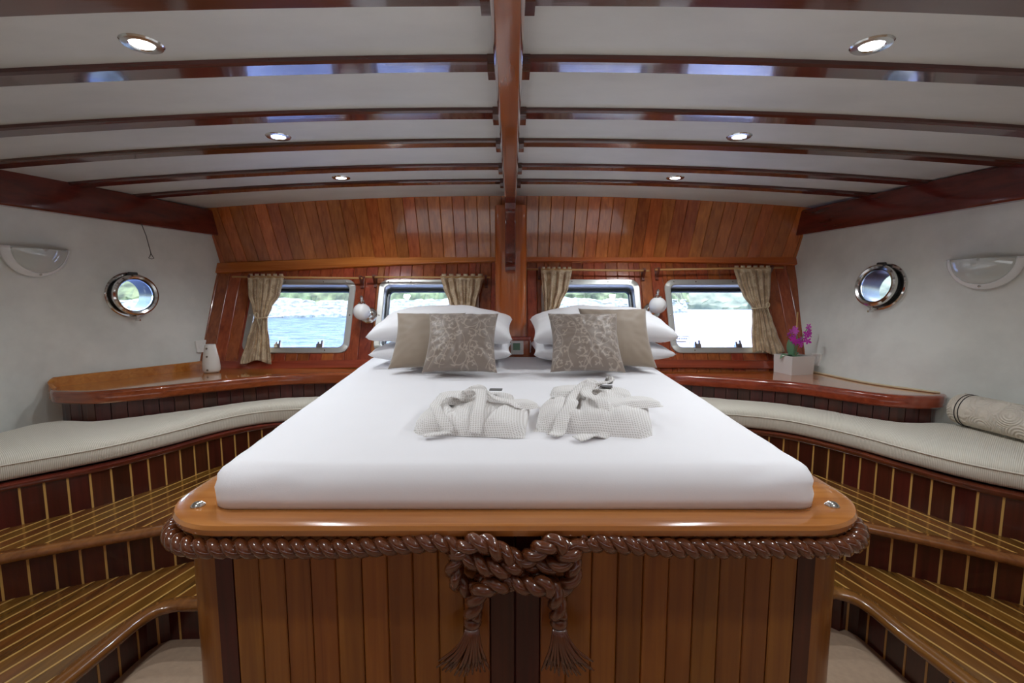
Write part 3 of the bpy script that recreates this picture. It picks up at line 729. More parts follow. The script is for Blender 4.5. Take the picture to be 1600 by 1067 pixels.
# ================================================================= STEPS AND BENCHES
ZSR = H-.548
Z1, Z2, ZBN, ZC, ZS, ZM, ZR = H-1.205, H-1.01, H-.81, H-.695, H-.53, H-.44, H-.553
CURV = {
 'L': dict(n1=[(-1.44, .75), (-1.425, 1.15), (-1.41, 1.45), (-1.405, 1.57), (-1.385, 1.640), (-1.335, 1.677), (-1.25, 1.685), (-.88, 1.685)],
           c1=[(-1.475, .75), (-1.455, 1.2), (-1.44, 1.62), (-1.42, 1.70), (-1.34, 1.725), (-.88, 1.725)],
           r2=[(-2.62, 1.31), (-2.4, 1.46), (-2.021, 1.682), (-1.759, 1.811), (-1.494, 1.93), (-1.2, 2.10), (-.88, 2.32)],
           b=[(-2.60, 1.4), (-2.45, 1.6), (-2.205, 1.875), (-1.98, 2.10), (-1.843, 2.34), (-1.72, 2.62), (-1.55, 2.80), (-1.25, 2.88), (-1.0, 2.9)],
           e=[(-2.60, 2.545), (-2.53, 2.485), (-2.42, 2.462), (-2.29, 2.47), (-2.09, 2.585), (-1.85, 2.78), (-1.57, 2.98), (-1.3, 3.04), (-1.02, 3.055)],
           cb=[(-2.63, 1.4), (-2.62, 2.0), (-2.615, 2.3), (-2.60, 2.44), (-2.53, 2.485), (-2.42, 2.470), (-2.29, 2.478), (-2.085, 2.595), (-1.845, 2.79), (-1.565, 2.99), (-1.3, 3.05), (-1.02, 3.065)],
           back=[(-2.66, 2.60), (-2.50, 2.86), (-2.36, 3.07), (-2.22, 3.26)]),
 'R': dict(n1=[(1.455, .75), (1.445, 1.1), (1.435, 1.32), (1.412, 1.527), (1.405, 1.65), (1.385, 1.715), (1.335, 1.752), (1.25, 1.758), (.905, 1.758)],
           c1=[(1.49, .75), (1.455, 1.35), (1.44, 1.6), (1.425, 1.74), (1.39, 1.785), (1.33, 1.79), (.905, 1.79)],
           r2=[(2.60, 1.29), (2.4, 1.42), (1.996, 1.66), (1.751, 1.82), (1.53, 1.955), (1.2, 2.15), (.905, 2.35)],
           b=[(2.60, 1.3), (2.40, 1.5), (2.1, 1.78), (1.972, 1.92), (1.88, 2.11), (1.792, 2.33), (1.62, 2.58), (1.35, 2.72), (1.0, 2.78)],
           e=[(2.385, 2.478), (2.33, 2.44), (2.24, 2.43), (2.13, 2.445), (2.01, 2.53), (1.78, 2.80), (1.54, 2.94), (1.18, 3.08), (.97, 3.09)],
           cb=[(2.62, 1.3), (2.60, 2.0), (2.53, 2.25), (2.45, 2.39), (2.38, 2.45), (2.33, 2.448), (2.24, 2.438), (2.13, 2.453), (2.015, 2.54), (1.785, 2.81), (1.545, 2.95), (1.18, 3.09), (.97, 3.10)],
           back=[(2.385, 2.485), (2.215, 2.76), (2.15, 3.1), (2.12, 3.25)])}
SIDE_WORD = {'L': 'left', 'R': 'right'}
def riser(par, curve, z0, z1, sgn, step=.08, strip=.007, pname='riser_plank'):
    P = resample(curve, step=.004); n = len(P); L = (len(P)-1)*.004
    N = normals2(P); inward = [-q if (q.x*sgn > 0) else q for q in N]       # towards the cabin centre = -sgn x
    inward = [q if True else q for q in N]
    # choose the side facing the bed (x towards 0)
    face = [(q if q.x*sgn < 0 or (abs(q.x) < .15 and q.y < 0) else -q) for q in N]
    k = int(step/.004); ks = max(1, int(round(strip/.004)))
    i = 0
    def piece(a, b, off, th, name, mat, ins):
        idx = list(range(a, b+1, max(1, (b-a)//2)))
        if idx[-1] != b: idx.append(b)
        v = []; f = []
        for j in idx:
            for o, z in ((off, z0), (off, z1), (off-th, z1), (off-th, z0)): q = P[j]+face[j]*o; v.append((q.x, q.y, z))
        m = len(idx)
        for j in range(m-1):
            for q in range(4): f.append((j*4+q, j*4+(q+1) % 4, j*4+4+(q+1) % 4, j*4+4+q))
        f += [(0, 1, 2, 3), tuple((m-1)*4+q for q in range(4))]
        mk(name, v, f, mat, par)
    while i < n-2:
        j = min(i+k-ks, n-1); piece(i, j, 0, .02, pname, 'riser', 0)
        if j+ks < n-1: piece(j, j+ks, .0012, .02, 'inlay_strip', 'inlay', 0)
        i = j+ks
def tread(par, poly, z, th, ang, pitch, strip, names=('tread_plank', 'inlay_strip')):
    d = Vector((math.sin(ang), math.cos(ang), 0)); nn = Vector((d.y, -d.x, 0))
    s = [Vector((p[0], p[1], 0)).dot(nn) for p in poly]; lo, hi = min(s), max(s); t = math.floor(lo/pitch)*pitch
    def slab(a, b, name, mat, dz):
        bm = bmesh.new(); f = bm.faces.new([bm.verts.new((p[0], p[1], z+dz)) for p in poly]); bmesh.ops.triangulate(bm, faces=[f])
        for q, sg in ((a, -1), (b, 1)):
            bmesh.ops.bisect_plane(bm, geom=bm.verts[:]+bm.edges[:]+bm.faces[:], plane_co=nn*q, plane_no=nn*sg, clear_outer=True)
        if not bm.faces: bm.free(); return
        if sum(f_.calc_area() for f_ in bm.faces) < 1e-5: bm.free(); return
        r = bmesh.ops.extrude_face_region(bm, geom=bm.faces[:]); bmesh.ops.translate(bm, verts=[g for g in r['geom'] if isinstance(g, bmesh.types.BMVert)], vec=(0, 0, -th))
        left = set(bm.verts); isl = []
        while left:
            st_ = [left.pop()]; grp = set(st_)
            while st_:
                q = st_.pop()
                for e_ in q.link_edges:
                    w_ = e_.other_vert(q)
                    if w_ in left: left.discard(w_); grp.add(w_); st_.append(w_)
            isl.append({q.index for q in grp} if False else grp)
        if len(isl) > 1:
            for grp in isl:
                b2 = bmesh.new(); mp_ = {q: b2.verts.new(q.co) for q in grp}
                for f_ in bm.faces:
                    if f_.verts[0] in grp: b2.faces.new([mp_[q] for q in f_.verts])
                bmk(name, b2, mat, par)
            bm.free(); return
        bmk(name, bm, mat, par)
    while t < hi:
        slab(max(t, lo), min(t+pitch-strip, hi), names[0], 'tread', 0); slab(t+pitch-strip, min(t+pitch, hi), names[1], 'inlay', .0008); t += pitch
NOSE = [(-.022, -.036), (.010, -.036), (.022, -.028), (.026, -.016), (.022, -.005), (.012, .0022), (-.030, .0022), (-.034, -.001), (-.034, -.03)]
for S, sgn in (('L', -1), ('R', 1)):
    C = CURV[S]; wd = SIDE_WORD[S]
    n1 = spline([(a, b, 0) for a, b in C['n1']], 6); c1 = spline([(a, b, 0) for a, b in C['c1']], 6)
    r2 = spline([(a, b, 0) for a, b in C['r2']], 10); b_ = spline([(a, b, 0) for a, b in C['b']], 10)
    # orientation factor: side of the path which faces the cabin centre
    def facing(path): 
        N = normals2(path); q = N[len(N)//3]; return 1 if q.x*sgn < 0 else -1
    # ---------------- lower step
    st = tag(empty('boat_step', (sgn*1.7, 1.5, 0)), f'lower striped teak step {"left" if sgn<0 else "right"} of the bed, rising from the carpet', 'step')
    fc = facing(n1)
    poly = [(p.x, p.y) for p in offset(n1, -fc*.02)]+[(p.x, p.y) for p in reversed(offset(r2, 0))]
    r2poly = [(p.x, p.y) for p in r2]
    poly = [(p.x, p.y) for p in offset(n1, -fc*.004)]+r2poly[::-1]
    tread(st, poly, Z1, .02, math.radians(15)*sgn*-1, .062, .008)
    sweep('nosing', p3(resample(n1, step=.018), Z1), [(fc*a, b) for a, b in NOSE], 'nosing', st)
    riser(st, c1, .0, Z1-.02, sgn)
    # ---------------- upper step
    st = tag(empty('boat_step', (sgn*2.0, 1.9, 0)), f'upper striped teak step {"left" if sgn<0 else "right"} of the bed, below the cushioned bench', 'step')
    n2 = offset(r2, facing(r2)*.012); fc = facing(r2)
    bp = [(p.x, p.y) for p in b_]
    poly = [(p.x, p.y) for p in offset(r2, -fc*.02)]+[(sgn*.905, 2.9)]+bp[::-1]
    tread(st, poly, Z2, .02, math.radians(15)*sgn*-1, .062, .008)
    sweep('nosing', p3(n2, Z2), [(fc*a, b) for a, b in NOSE], 'nosing', st)
    riser(st, r2, Z1, Z2-.02, sgn)
    # ---------------- bench
    bn = tag(empty('curved_bench', (sgn*2.3, 2.2, 0)), f'built-in curved {wd} bench faced with dark slats and pale strips', 'bench')
    riser(bn, b_, Z2, ZBN-.012, sgn, .078)
    fb = facing(b_)
    sweep('seat_lip', p3(offset(b_, fb*.006), ZBN), [(fb*a, b) for a, b in ((-.03, -.028), (.006, -.028), (.014, -.018), (.014, -.006), (.006, 0), (-.03, 0))], 'mahog_y', bn)
    # seat board
    cb = spline([(a, b, 0) for a, b in C['cb']], 10)
    A = resample(b_, 60); B = resample(cb, 60); g = G(); v = []; f = []
    for a, b in zip(A, B): v += [(a.x, a.y, ZBN-.004), (b.x, b.y, ZBN-.004), (b.x, b.y, ZBN-.03), (a.x, a.y, ZBN-.03)]
    for i in range(59):
        for q in range(4): f.append((i*4+q, i*4+(q+1) % 4, i*4+4+(q+1) % 4, i*4+4+q))
    f += [(0, 1, 2, 3), tuple(59*4+q for q in range(4))]
    mk('seat_board', v, f, 'riser', bn)
    # ---------------- cushion
    A = offset(resample(b_, 90), fb*.012); B = resample(cb, 90); v = []; f = []; along = []; NC = 22; acc = 0
    zt_ = ZC+.02 if True else ZC
    sect = []
    for k in range(NC):
        a = 2*PI*k/NC; ca, sa = math.cos(a), math.sin(a)
        sect.append((.5+.5*math.copysign(abs(ca)**.22, ca), math.copysign(abs(sa)**.5, sa)))
    for i, (a, b) in enumerate(zip(A, B)):
        if i: acc += (((A[i]-A[i-1]).length+(B[i]-B[i-1]).length)/2)
        for t, hh in sect:
            p = b.lerp(a, t); zz = ZBN+.0585+hh*.0565
            if hh > 0: zz += .022*math.sin(PI*min(1, max(0, t)))+.004*noise.noise(Vector((p.x*5, p.y*5, 1)))+.0025*noise.noise(Vector((p.x*17, p.y*17, 4)))
            v.append((p.x, p.y, zz)); along.append(acc)
    for i in range(89):
        for k in range(NC): f.append((i*NC+k, i*NC+(k+1) % NC, (i+1)*NC+(k+1) % NC, (i+1)*NC+k))
    f += [tuple(range(NC)), tuple(89*NC+k for k in range(NC))]
    o = mk('bench_cushion', v, f, 'rib', smooth=True)
    at = o.data.attributes.new('along', 'FLOAT', 'POINT'); at.data.foreach_set('value', np.array(along, dtype=np.float32))
    tag(o, f'long cream ribbed cushion on the curved {wd} bench', 'cushion')
    g = G(); g.tube([Vector((p.x, p.y, ZBN+.083)) for p in offset(A, fb*.0005)], .0035, 6); g.out('piping', 'rib', o, smooth=True)
    # ---------------- window shelf
    ZS_L = ZS; ZS = ZS_L if sgn < 0 else ZSR
    e = spline([(a, b, 0) for a, b in C['e']], 10); fe = facing(e)
    sh = tag(empty('window_shelf', (sgn*1.9, 3.0, ZS)), f'varnished curved {wd} shelf under the windows, holding the {"white vase" if sgn<0 else "orchid"}', 'shelf')
    endx = C['e'][-1][0]
    poly = [(p.x, p.y) for p in e]+[(endx, ylow(ZS))]+[(p[0], p[1]) for p in C['back'][::-1]]
    prism('shelf_top', poly, ZS-.03, ZS, 'shelf', sh)
    ee = resample(e, 70)
    sweep('fascia', p3(ee, ZS), [(fe*a, b) for a, b in ((-.02, -.068), (.010, -.068), (.018, -.060), (.020, -.012), (.016, -.003), (.006, .0025), (-.02, .0025))], 'fascia', sh)
    riser_path = offset(ee, -fe*.022)
    P = resample(riser_path, step=.004); k = int(.072/.004); i = 0; N = normals2(P)
    while i < len(P)-2:
        j = min(i+k-1, len(P)-1); idx = [i, (i+j)//2, j]; v = []; f = []
        for q in idx:
            for o_, z in ((0, ZBN+.03), (0, ZS-.06), (-.015, ZS-.06), (-.015, ZBN+.03)): w = P[q]+N[q]*fe*o_; v.append((w.x, w.y, z))
        for m in range(2):
            for q in range(4): f.append((m*4+q, m*4+(q+1) % 4, m*4+4+(q+1) % 4, m*4+4+q))
        f += [(0, 1, 2, 3), (8, 9, 10, 11)]; mk('skirt_plank', v, f, 'riser' if sgn < 9 else 0, sh); i = j+1
    g = G(); v = []; f = []
    bk = offset(ee, -fe*.04)
    for p in bk: v += [(p.x, p.y, ZBN), (p.x, p.y, ZS-.04), (p.x+sgn*.005, p.y+.02, ZS-.04), (p.x+sgn*.005, p.y+.02, ZBN)]
    for m in range(len(bk)-1):
        for q in range(4): f.append((m*4+q, m*4+(q+1) % 4, m*4+4+(q+1) % 4, m*4+4+q))
    mk('skirt_backing', v, f, 'gap', sh)
    # raised back edge along the hull
    if sgn < 0:
        bkp = spline([(p[0], p[1], 0) for p in [(-2.60, 2.545), (-2.645, 2.575), (-2.60, 2.665), (-2.47, 2.86), (-2.34, 3.07), (-2.22, 3.26)]], 8)
        N0 = normals2(bkp); n_ = len(bkp); v = []; f = []
        for q, (p, nn) in enumerate(zip(bkp, N0)):
            hh = .055*min(1, q/10)+.002
            for o_, z in ((-.011, ZS-.06), (-.011, ZS+hh-.004), (-.007, ZS+hh), (.007, ZS+hh), (.011, ZS+hh-.004), (.011, ZS-.06)):
                w = p+nn*o_; v.append((w.x, w.y, z))
        for m in range(n_-1):
            for q in range(6): f.append((m*6+q, m*6+(q+1) % 6, m*6+6+(q+1) % 6, m*6+6+q))
        f += [tuple(range(6)), tuple((n_-1)*6+q for q in range(6))]
        autosmooth(mk('raised_edge', v, f, 'shelf', sh), 40)
    else:
        bkp = spline([(p[0], p[1], 0) for p in C['back']], 8)
        g = G(); g.tube([Vector((p.x-.008, p.y-.0, ZS+.006)) for p in bkp], .006, 8); o = g.out('cord_trim', 'cord', sh, smooth=True); o['label'] = 'pale cord trim along the hull'

ZS = ZS_L
# ================================================================= BED
bed = tag(empty('platform_bed', (0, 2.1, 0)), 'large wooden bed platform with planked front, carved rope and golden rim', 'bed')
def upath(hw, y0, y1, rr, n=10):            # U-shaped path: left back -> left front corner -> right back
    out = [Vector((-hw-.02, y1, 0))]
    for k in range(n+1):
        a = PI+PI/2*k/n; out.append(Vector((-hw+rr+rr*math.cos(a), y0+rr+rr*math.sin(a), 0)))
    for k in range(n+1):
        a = 1.5*PI+PI/2*k/n; out.append(Vector((hw-rr+rr*math.cos(a), y0+rr+rr*math.sin(a), 0)))
    return out+[Vector((hw+.02, y1, 0))]
BX = .008
def sh_(path): return [p+Vector((BX, 0, 0)) for p in path]
rimp = sh_(upath(.865, 1.105, 3.2, .14)); rr = []
# rim: rounded nosing, centre line inset
ring_prof = [(.062, -.012), (.058, -.028), (.045, -.037), (-.06, -.037), (-.065, -.032), (-.065, -.004), (-.06, 0), (.045, 0), (.057, -.003)]
sweep('rim', p3(rimp, ZR), ring_prof, 'rim', bed)
BASE = sh_(upath(.845, 1.095, 3.2, .10))
# planked front
fx0, fx1 = -.72+BX, .72+BX; npl = 22; pw = (fx1-fx0)/npl
ZF0, ZF1 = .0, ZR-.035
for i in range(npl):
    a, b = fx0+i*pw, fx0+(i+1)*pw; dk = i in (10, 11); oy = (0.004 if dk else rng.uniform(-.001, .001)); c = .003
    y = 1.095+oy; g = G()
    g.add([(a+.0006+c, y, ZF0), (b-.0006-c, y, ZF0), (b-.0006-c, y, ZF1), (a+.0006+c, y, ZF1),
           (a+.0006, y+c, ZF0), (b-.0006, y+c, ZF0), (b-.0006, y+c, ZF1), (a+.0006, y+c, ZF1),
           (a+.0006, y+.02, ZF0), (b-.0006, y+.02, ZF0), (b-.0006, y+.02, ZF1), (a+.0006, y+.02, ZF1)],
          [(0, 1, 2, 3)]+[(q, 4+q, 4+(q+1) % 4, (q+1) % 4) for q in range(4)]+[(4+q, 8+q, 8+(q+1) % 4, 4+(q+1) % 4) for q in range(4)])
    g.out('front_plank', 'beddark' if dk or i == -1 else 'bedplank', bed)
for sg in (-1, 1):                          # flat dark stile + rounded corner post
    g = G(); xa, xb = sorted((sg*.72+BX, sg*.765+BX)); g.box(((xa+xb)/2, 1.106, (ZF0+ZF1)/2), (xb-xa-.001, .022, ZF1-ZF0)); g.out('corner_stile', 'beddark', bed)
    pts = [(sg*.765+BX, 1.096)]
    for k in range(13):
        a = PI/2*k/12; pts.append((sg*(.765+.105*math.sin(a))+BX, 1.096+.105*(1-math.cos(a))))
    pts += [(sg*.872+BX, 1.26), (sg*.80+BX, 1.26), (sg*.765+BX, 1.16)]
    autosmooth(prism('corner_post', pts, ZF0, ZF1, 'bedplank', bed), 40)
    yy = 1.262
    while yy < 3.15:
        g = G().box((sg*.842+BX, yy+.065, (ZF0+ZF1)/2), (.026, .129, ZF1-ZF0)); g.out('side_plank', 'bedplank', bed); yy += .13
g = G().box((BX, 2.16, (ZF1-.01)/2), (1.64, 2.08, ZF1-.01)); g.out('inner_carcass', 'gap', bed)
# carved rope below the rim
ROPE_R, ZRP, YRP = .0235, ZR-.060, 1.050
KX = lambda q: None
def kp(zx, zy, dy=0.0):                      # knot drawing coordinates -> world on the bed front
    px = 533+zx/2.908; py = 700+zy/2.908
    d = ray(px, py); t = (YRP+dy)/d.y
    return Vector((d.x*t, YRP+dy, H+d.z*t))
kl = kp(430, 425); kr = kp(1120, 425)
leftp = [Vector((-.915+BX-.02, 2.2, ZRP)), Vector((-.915+BX-.005, 1.5, ZRP))]
for k in range(9):
    a = PI+PI/2*k/8; leftp.append(Vector((-.755+BX+.16*math.cos(a), YRP+.16+.16*math.sin(a), ZRP)))
leftp += [Vector((-.55, YRP, ZRP)), Vector((-.40, YRP, ZRP)), Vector((kl.x, YRP, kl.z))]
rightp = [Vector((2*BX-p.x, p.y, p.z)) for p in leftp[:-3]]+[Vector((.56, YRP, ZRP)), Vector((.42, YRP, ZRP)), Vector((kr.x, YRP, kr.z))]
def smooth_rope(a): return resample(spline(a, 6), step=.02)
rope('rope_moulding', smooth_rope(leftp), ROPE_R, .068, 'rope', bed)
rope('rope_moulding', smooth_rope(rightp), ROPE_R, -.068 if False else .068, 'rope', bed, phase=1)
kb = -.012
Lp = [(425, 425, 0), (480, 432, 0), (545, 470, .0), (610, 512, -.016), (690, 545, -.022), (770, 545, -.016), (835, 512, .0), (895, 465, -.02), (955, 435, -.024), (1010, 450, -.012), (1052, 515, .004), (1050, 585, .006), (1010, 630, .004), (950, 612, .004), (880, 588, .006), (790, 600, -.004), (710, 625, -.022), (645, 635, -.024), (612, 680, -.016), (600, 740, -.008), (597, 770, -.004)]
Rp = [(1125, 425, 0), (1085, 440, 0), (1040, 485, -.02), (975, 530, -.012), (900, 520, .004), (830, 525, .008), (770, 495, -.014), (700, 460, -.026), (640, 428, -.026), (575, 440, -.018), (525, 490, .0), (512, 555, .0), (535, 612, .0), (585, 640, .006), (640, 605, .004), (720, 595, .0), (800, 612, -.014), (880, 630, -.022), (940, 620, -.024), (975, 680, -.016), (985, 740, -.008), (987, 770, -.004)]
for pts in (Lp, Rp):
    P = [kp(a, b, d+kb*.3) for a, b, d in pts]; rope('rope_knot', resample(spline(P, 8), step=.01), .0225, .075, 'rope', bed)
def tassel(zx, zy, lean):
    top = kp(zx, zy, -.006); g = G()
    g.lathe([(.010, .012), (.020, .006), (.023, -.006), (.018, -.016), (.014, -.018)], 16, Matrix.Translation(top))
    rg = random.Random(zx)
    for layer in range(2):
        nk = 13-layer*2
        for k in range(nk):
            a0 = k/(nk-1)*2-1
            st_ = top+Vector((.014*a0, -.008*math.cos(a0*1.4)-layer*.005, -.014))
            L = .112-.022*layer-.010*abs(a0)+rg.uniform(-.006, .006); sp = (.050-.006*layer)*a0+lean+rg.uniform(-.002, .002)
            pts = []
            for q in range(7):
                t = q/6; pts.append(st_+Vector((sp*(.25*t+.75*t**2.2), -.004-.012*math.sin(t*PI*.6), -L*t)))
            g.tube(pts, [.0034, .0036, .0037, .0039, .0041, .0042, .0022], 6)
    g.out('tassel', 'rope', bed, smooth=True)
tassel(597, 782, -.022); tassel(990, 782, .022)
# ---------------- mattress with fitted sheet
def mattress():
    bm = bmesh.new(); NX, NY, NZ = 64, 84, 8
    z0, z1 = ZR+.002, ZM; v = {}
    def bl(u, w):                              # u 0..1 left-right, w 0..1 front-back
        y = 1.125+w*2.135; xl = -.792-.235*w**.75; xr = .805+.13*w**.45
        return xl+(xr-xl)*u, y
    def top(u, w):
        x, y = bl(u, w); return x, y
    rad = .05; verts = []; idx = {}
    def add(k, co): idx[k] = bm.verts.new(co)
    # superellipse-rounded box: shrink outline near the top
    rows = [(0, 0.001), (0.25, 0.0), (.42, 0.0), (.58, .003), (.72, .010), (.84, .021), (.93, .033), (.98, .044), (1.0, .058)]
    def outline(t, ins):
        # t around perimeter -> point inset by ins with rounded corners
        cor = []
        R = .064
        pts = []
        for (u, w, sx, sy, a0) in ((0, 0, 1, 1, 180), (1, 0, -1, 1, 270), (1, 1, -1, -1, 0), (0, 1, 1, -1, 90)):
            x, y = bl(u, w); cx, cy = x+sx*R, y+sy*R
            for k in range(7):
                a = math.radians(a0+90*k/6); pts.append((cx+(R-ins)*math.cos(a), cy+(R-ins)*math.sin(a)))
        return pts
    loops = []
    for h, ins in rows:
        pts = outline(0, ins); P = []
        n = len(pts)
        for i in range(n):
            a = pts[i]; b = pts[(i+1) % n]; L = math.hypot(b[0]-a[0], b[1]-a[1]); m = (1 if L < .1 else 60)
            if h == rows[0][0] and ins == rows[0][1]: pass
            for q in range(m): P.append((a[0]+(b[0]-a[0])*q/m, a[1]+(b[1]-a[1])*q/m))
        loops.append((h, P))
    cnt = len(loops[0][1])
    vv = []
    for h, P in loops:
        if len(P) != cnt:
            P = [(p.x, p.y) for p in resample([(a, b, 0) for a, b in P+[P[0]]], cnt+1)[:-1]]
        row = []
        for (x, y) in P:
            z = z0+(z1-z0)*h
            # soft puckers in the sheet near corners / front
            cx = min(abs(x+.81), abs(x-.83)); cy = abs(y-1.125)
            k = max(0, 1-cx/.35)*max(0, 1-cy/.5)*(1-abs(h-.75)*1.2)
            d = .007*k*math.sin(18*(x-y)+40*h+noise.noise(Vector((x*6, y*6, h*4)))*5)
            d += .004*noise.noise(Vector((x*3, y*3, h*2)))*(h < .99)*(h > .1)
            row.append(bm.verts.new((x+(d*.5 if x > 0 else -d*.5), y-d, z+d*.3)))
        vv.append(row)
    for r0, r1 in zip(vv, vv[1:]):
        for i in range(cnt): bm.faces.new((r0[i], r0[(i+1) % cnt], r1[(i+1) % cnt], r1[i]))
    # top surface: concentric rings towards the centre line
    prev = vv[-1]; cxm, cym = 0.0, 2.15
    for s in (.96, .9, .8, .65, .45, .2):
        row = []
        for q in vv[-1]:
            x = cxm+(q.co.x-cxm)*s; y = cym+(q.co.y-cym)*s
            z = z1+.004*noise.noise(Vector((x*2.2, y*1.7, 3)))+.0018*noise.noise(Vector((x*7, y*5, 9)))+.004
            row.append(bm.verts.new((x, y, z)))
        for i in range(cnt): bm.faces.new((prev[i], prev[(i+1) % cnt], row[(i+1) % cnt], row[i]))
        prev = row
    bm.faces.new(prev); bm.faces.new(list(reversed(vv[0])))
    o = bmk('mattress', bm, 'sheet', None, True)
    tag(o, 'wide mattress under a smooth white fitted sheet, in the wooden bed frame', 'mattress')
mattress()
for sg in (-1, 1):
    g = G().lathe([(.001, .012), (.010, .010), (.016, .004), (.018, 0)], 16, Matrix.Translation((BX+sg*.835, 1.148, ZR))); o = g.out('corner_stud', 'chrome', bed, smooth=True); o['label'] = 'shiny metal stud beside the mattress corner'

# ================================================================= PILLOWS AND CUSHIONS
def pillow_mesh(w, h, d, nx, ny, pinch=.07, ex=.42, seed=0, wr=.006, flat=1.0, sag=0):
    v = []; uv = []
    for side in (1, -1):
        for j in range(ny+1):
            for i in range(nx+1):
                u, w_ = 2*i/nx-1, 2*j/ny-1
                u2 = math.sin(u*PI/2)*.35+u*.65; w2 = math.sin(w_*PI/2)*.35+w_*.65
                t = max(0, (1-u2*u2)*(1-w2*w2))**ex
                x = w/2*u2*(1-pinch*(1-w2*w2)*abs(u2)**3); y = h/2*w2*(1-pinch*(1-u2*u2)*abs(w2)**3)
                edge = 1-t
                z = side*d/2*t*(flat if side < 0 else 1)
                z += wr*t*(noise.noise(Vector((u*2.3+seed, w_*2.3, side*3)))+.5*noise.noise(Vector((u*6+seed, w_*6, side*7))))
                z += wr*1.2*edge*(1-max(abs(u2), abs(w2))**6)*math.sin(9*math.atan2(w_, u)*2+seed)*.6
                z -= sag*(u2*u2)
                v.append((x, y, z)); uv.append((u2, w2))
    f = []; k = (nx+1)*(ny+1)
    for j in range(ny):
        for i in range(nx):
            a = j*(nx+1)+i; f.append((a, a+1, a+nx+2, a+nx+1)); f.append((k+a, k+a+nx+1, k+a+nx+2, k+a+1))
    return v, f, uv
def lean_matrix(xc, y0, z0, tilt, h, roll=0, yaw=0, dth=.0):
    m = Matrix.Translation((xc, y0, z0)) @ Matrix.Rotation(yaw, 4, 'Z') @ Matrix.Rotation(PI/2-tilt, 4, 'X') @ Matrix.Rotation(roll, 4, 'Z') @ Matrix.Translation((0, h/2, 0))
    return m
def finish_pillow(name, v, f, mat, m, lab, cat, group=None, pat=None):
    o = mk(name, [m @ Vector(q) for q in v], f, mat, smooth=True, fix=False)
    bm = bmesh.new(); bm.from_mesh(o.data); bmesh.ops.remove_doubles(bm, verts=bm.verts, dist=.0004); bmesh.ops.recalc_face_normals(bm, faces=bm.faces)
    bm.to_mesh(o.data); bm.free(); o.data.shade_smooth()
    tag(o, lab, cat, group); return o
# white sleeping pillows: lower ones lie flat, upper ones lean back on them
for S, x0, x1, w1 in (('left', -.86, .0, 0), ('right', .13, .985, 1)):
    xc = (x0+x1)/2; w = x1-x0
    v, f, uv = pillow_mesh(w, .56, .15, 40, 28, .05, .36, 3+w1, .012)
    m = Matrix.Translation((xc, 2.975, ZM+.089)) @ Matrix.Rotation(.02, 4, 'X')
    finish_pillow('bed_pillow', v, f, 'pillow', m, f'white bed pillow lying flat, lower of the {S} stack', 'pillow', 'white bed pillows')
    v, f, uv = pillow_mesh(w*1.01, .58, .19, 40, 28, .05, .30, 11+w1, .016, sag=.03)
    m = Matrix.Translation((xc+(.0 if w1 else .0), 2.955, ZM+.258)) @ Matrix.Rotation(.16, 4, 'X') @ Matrix.Rotation((-.02 if w1 else .02), 4, 'Y')
    finish_pillow('bed_pillow', v, f, 'pillow', m, f'white bed pillow, upper one of the {S} stack behind the cushions', 'pillow', 'white bed pillows')
TL = math.radians(42)
for S, xc, y0, hh, w, yaw, tl in (('left', -.475, 2.47, .40, .41, .03, TL), ('right', .60, 2.50, .42, .41, -.03, TL-.04)):
    v, f, uv = pillow_mesh(w, hh, .15, 40, 40, .10, .5, 20+xc, .006)
    finish_pillow('throw_cushion', v, f, 'plaincush', lean_matrix(xc, y0, ZM+.035, tl, hh, 0, yaw), f'plain taupe satin cushion, half hidden, {"left" if S=="left" else "right"} pillow stack', 'cushion', 'throw cushions on the bed')
def scrolls(seed):
    rg = random.Random(seed); P = []
    cs = []
    for i in range(900):
        c = (rg.uniform(-.9, .9), rg.uniform(-.9, .9)); rad = rg.uniform(.11, .30)
        if all(math.hypot(c[0]-q[0], c[1]-q[1]) > (rad+q[2])*.82 for q in cs): cs.append((c[0], c[1], rad))
        if len(cs) > 46: break
    for cx, cy, rad in cs:
        a0 = rg.uniform(0, 2*PI); dr = rg.choice((-1, 1))
        for k in range(110):
            t = k/109; r_ = rad*(1-t*.85); a = a0+dr*t*2.1*PI; P.append((cx+r_*math.cos(a), cy+r_*math.sin(a), .008+.006*math.sin(t*PI)))
            if k in (14, 32, 50, 68, 86):
                la = a+dr*rg.uniform(.2, .7)-(.0 if k % 4 else 1.2)
                for q in range(14):
                    s = q/13; rr_ = r_+(rad*.26)*s*(1 if k % 4 else .8); aa = a+dr*.35*s*2
                    P.append((cx+rr_*math.cos(aa), cy+rr_*math.sin(aa), .005+.016*math.sin(s*PI)))
        bx, by = cx+rad*.15*math.cos(a0), cy+rad*.15*math.sin(a0); P.append((bx, by, .018))
    for q in range(5):                        # long wandering stems
        x0, ph = -.8+q*.4, rg.uniform(0, 6)
        for k in range(150):
            t = k/149; P.append((x0+.13*math.sin(t*8+ph), -.95+1.9*t, .009))
    return np.array(P)
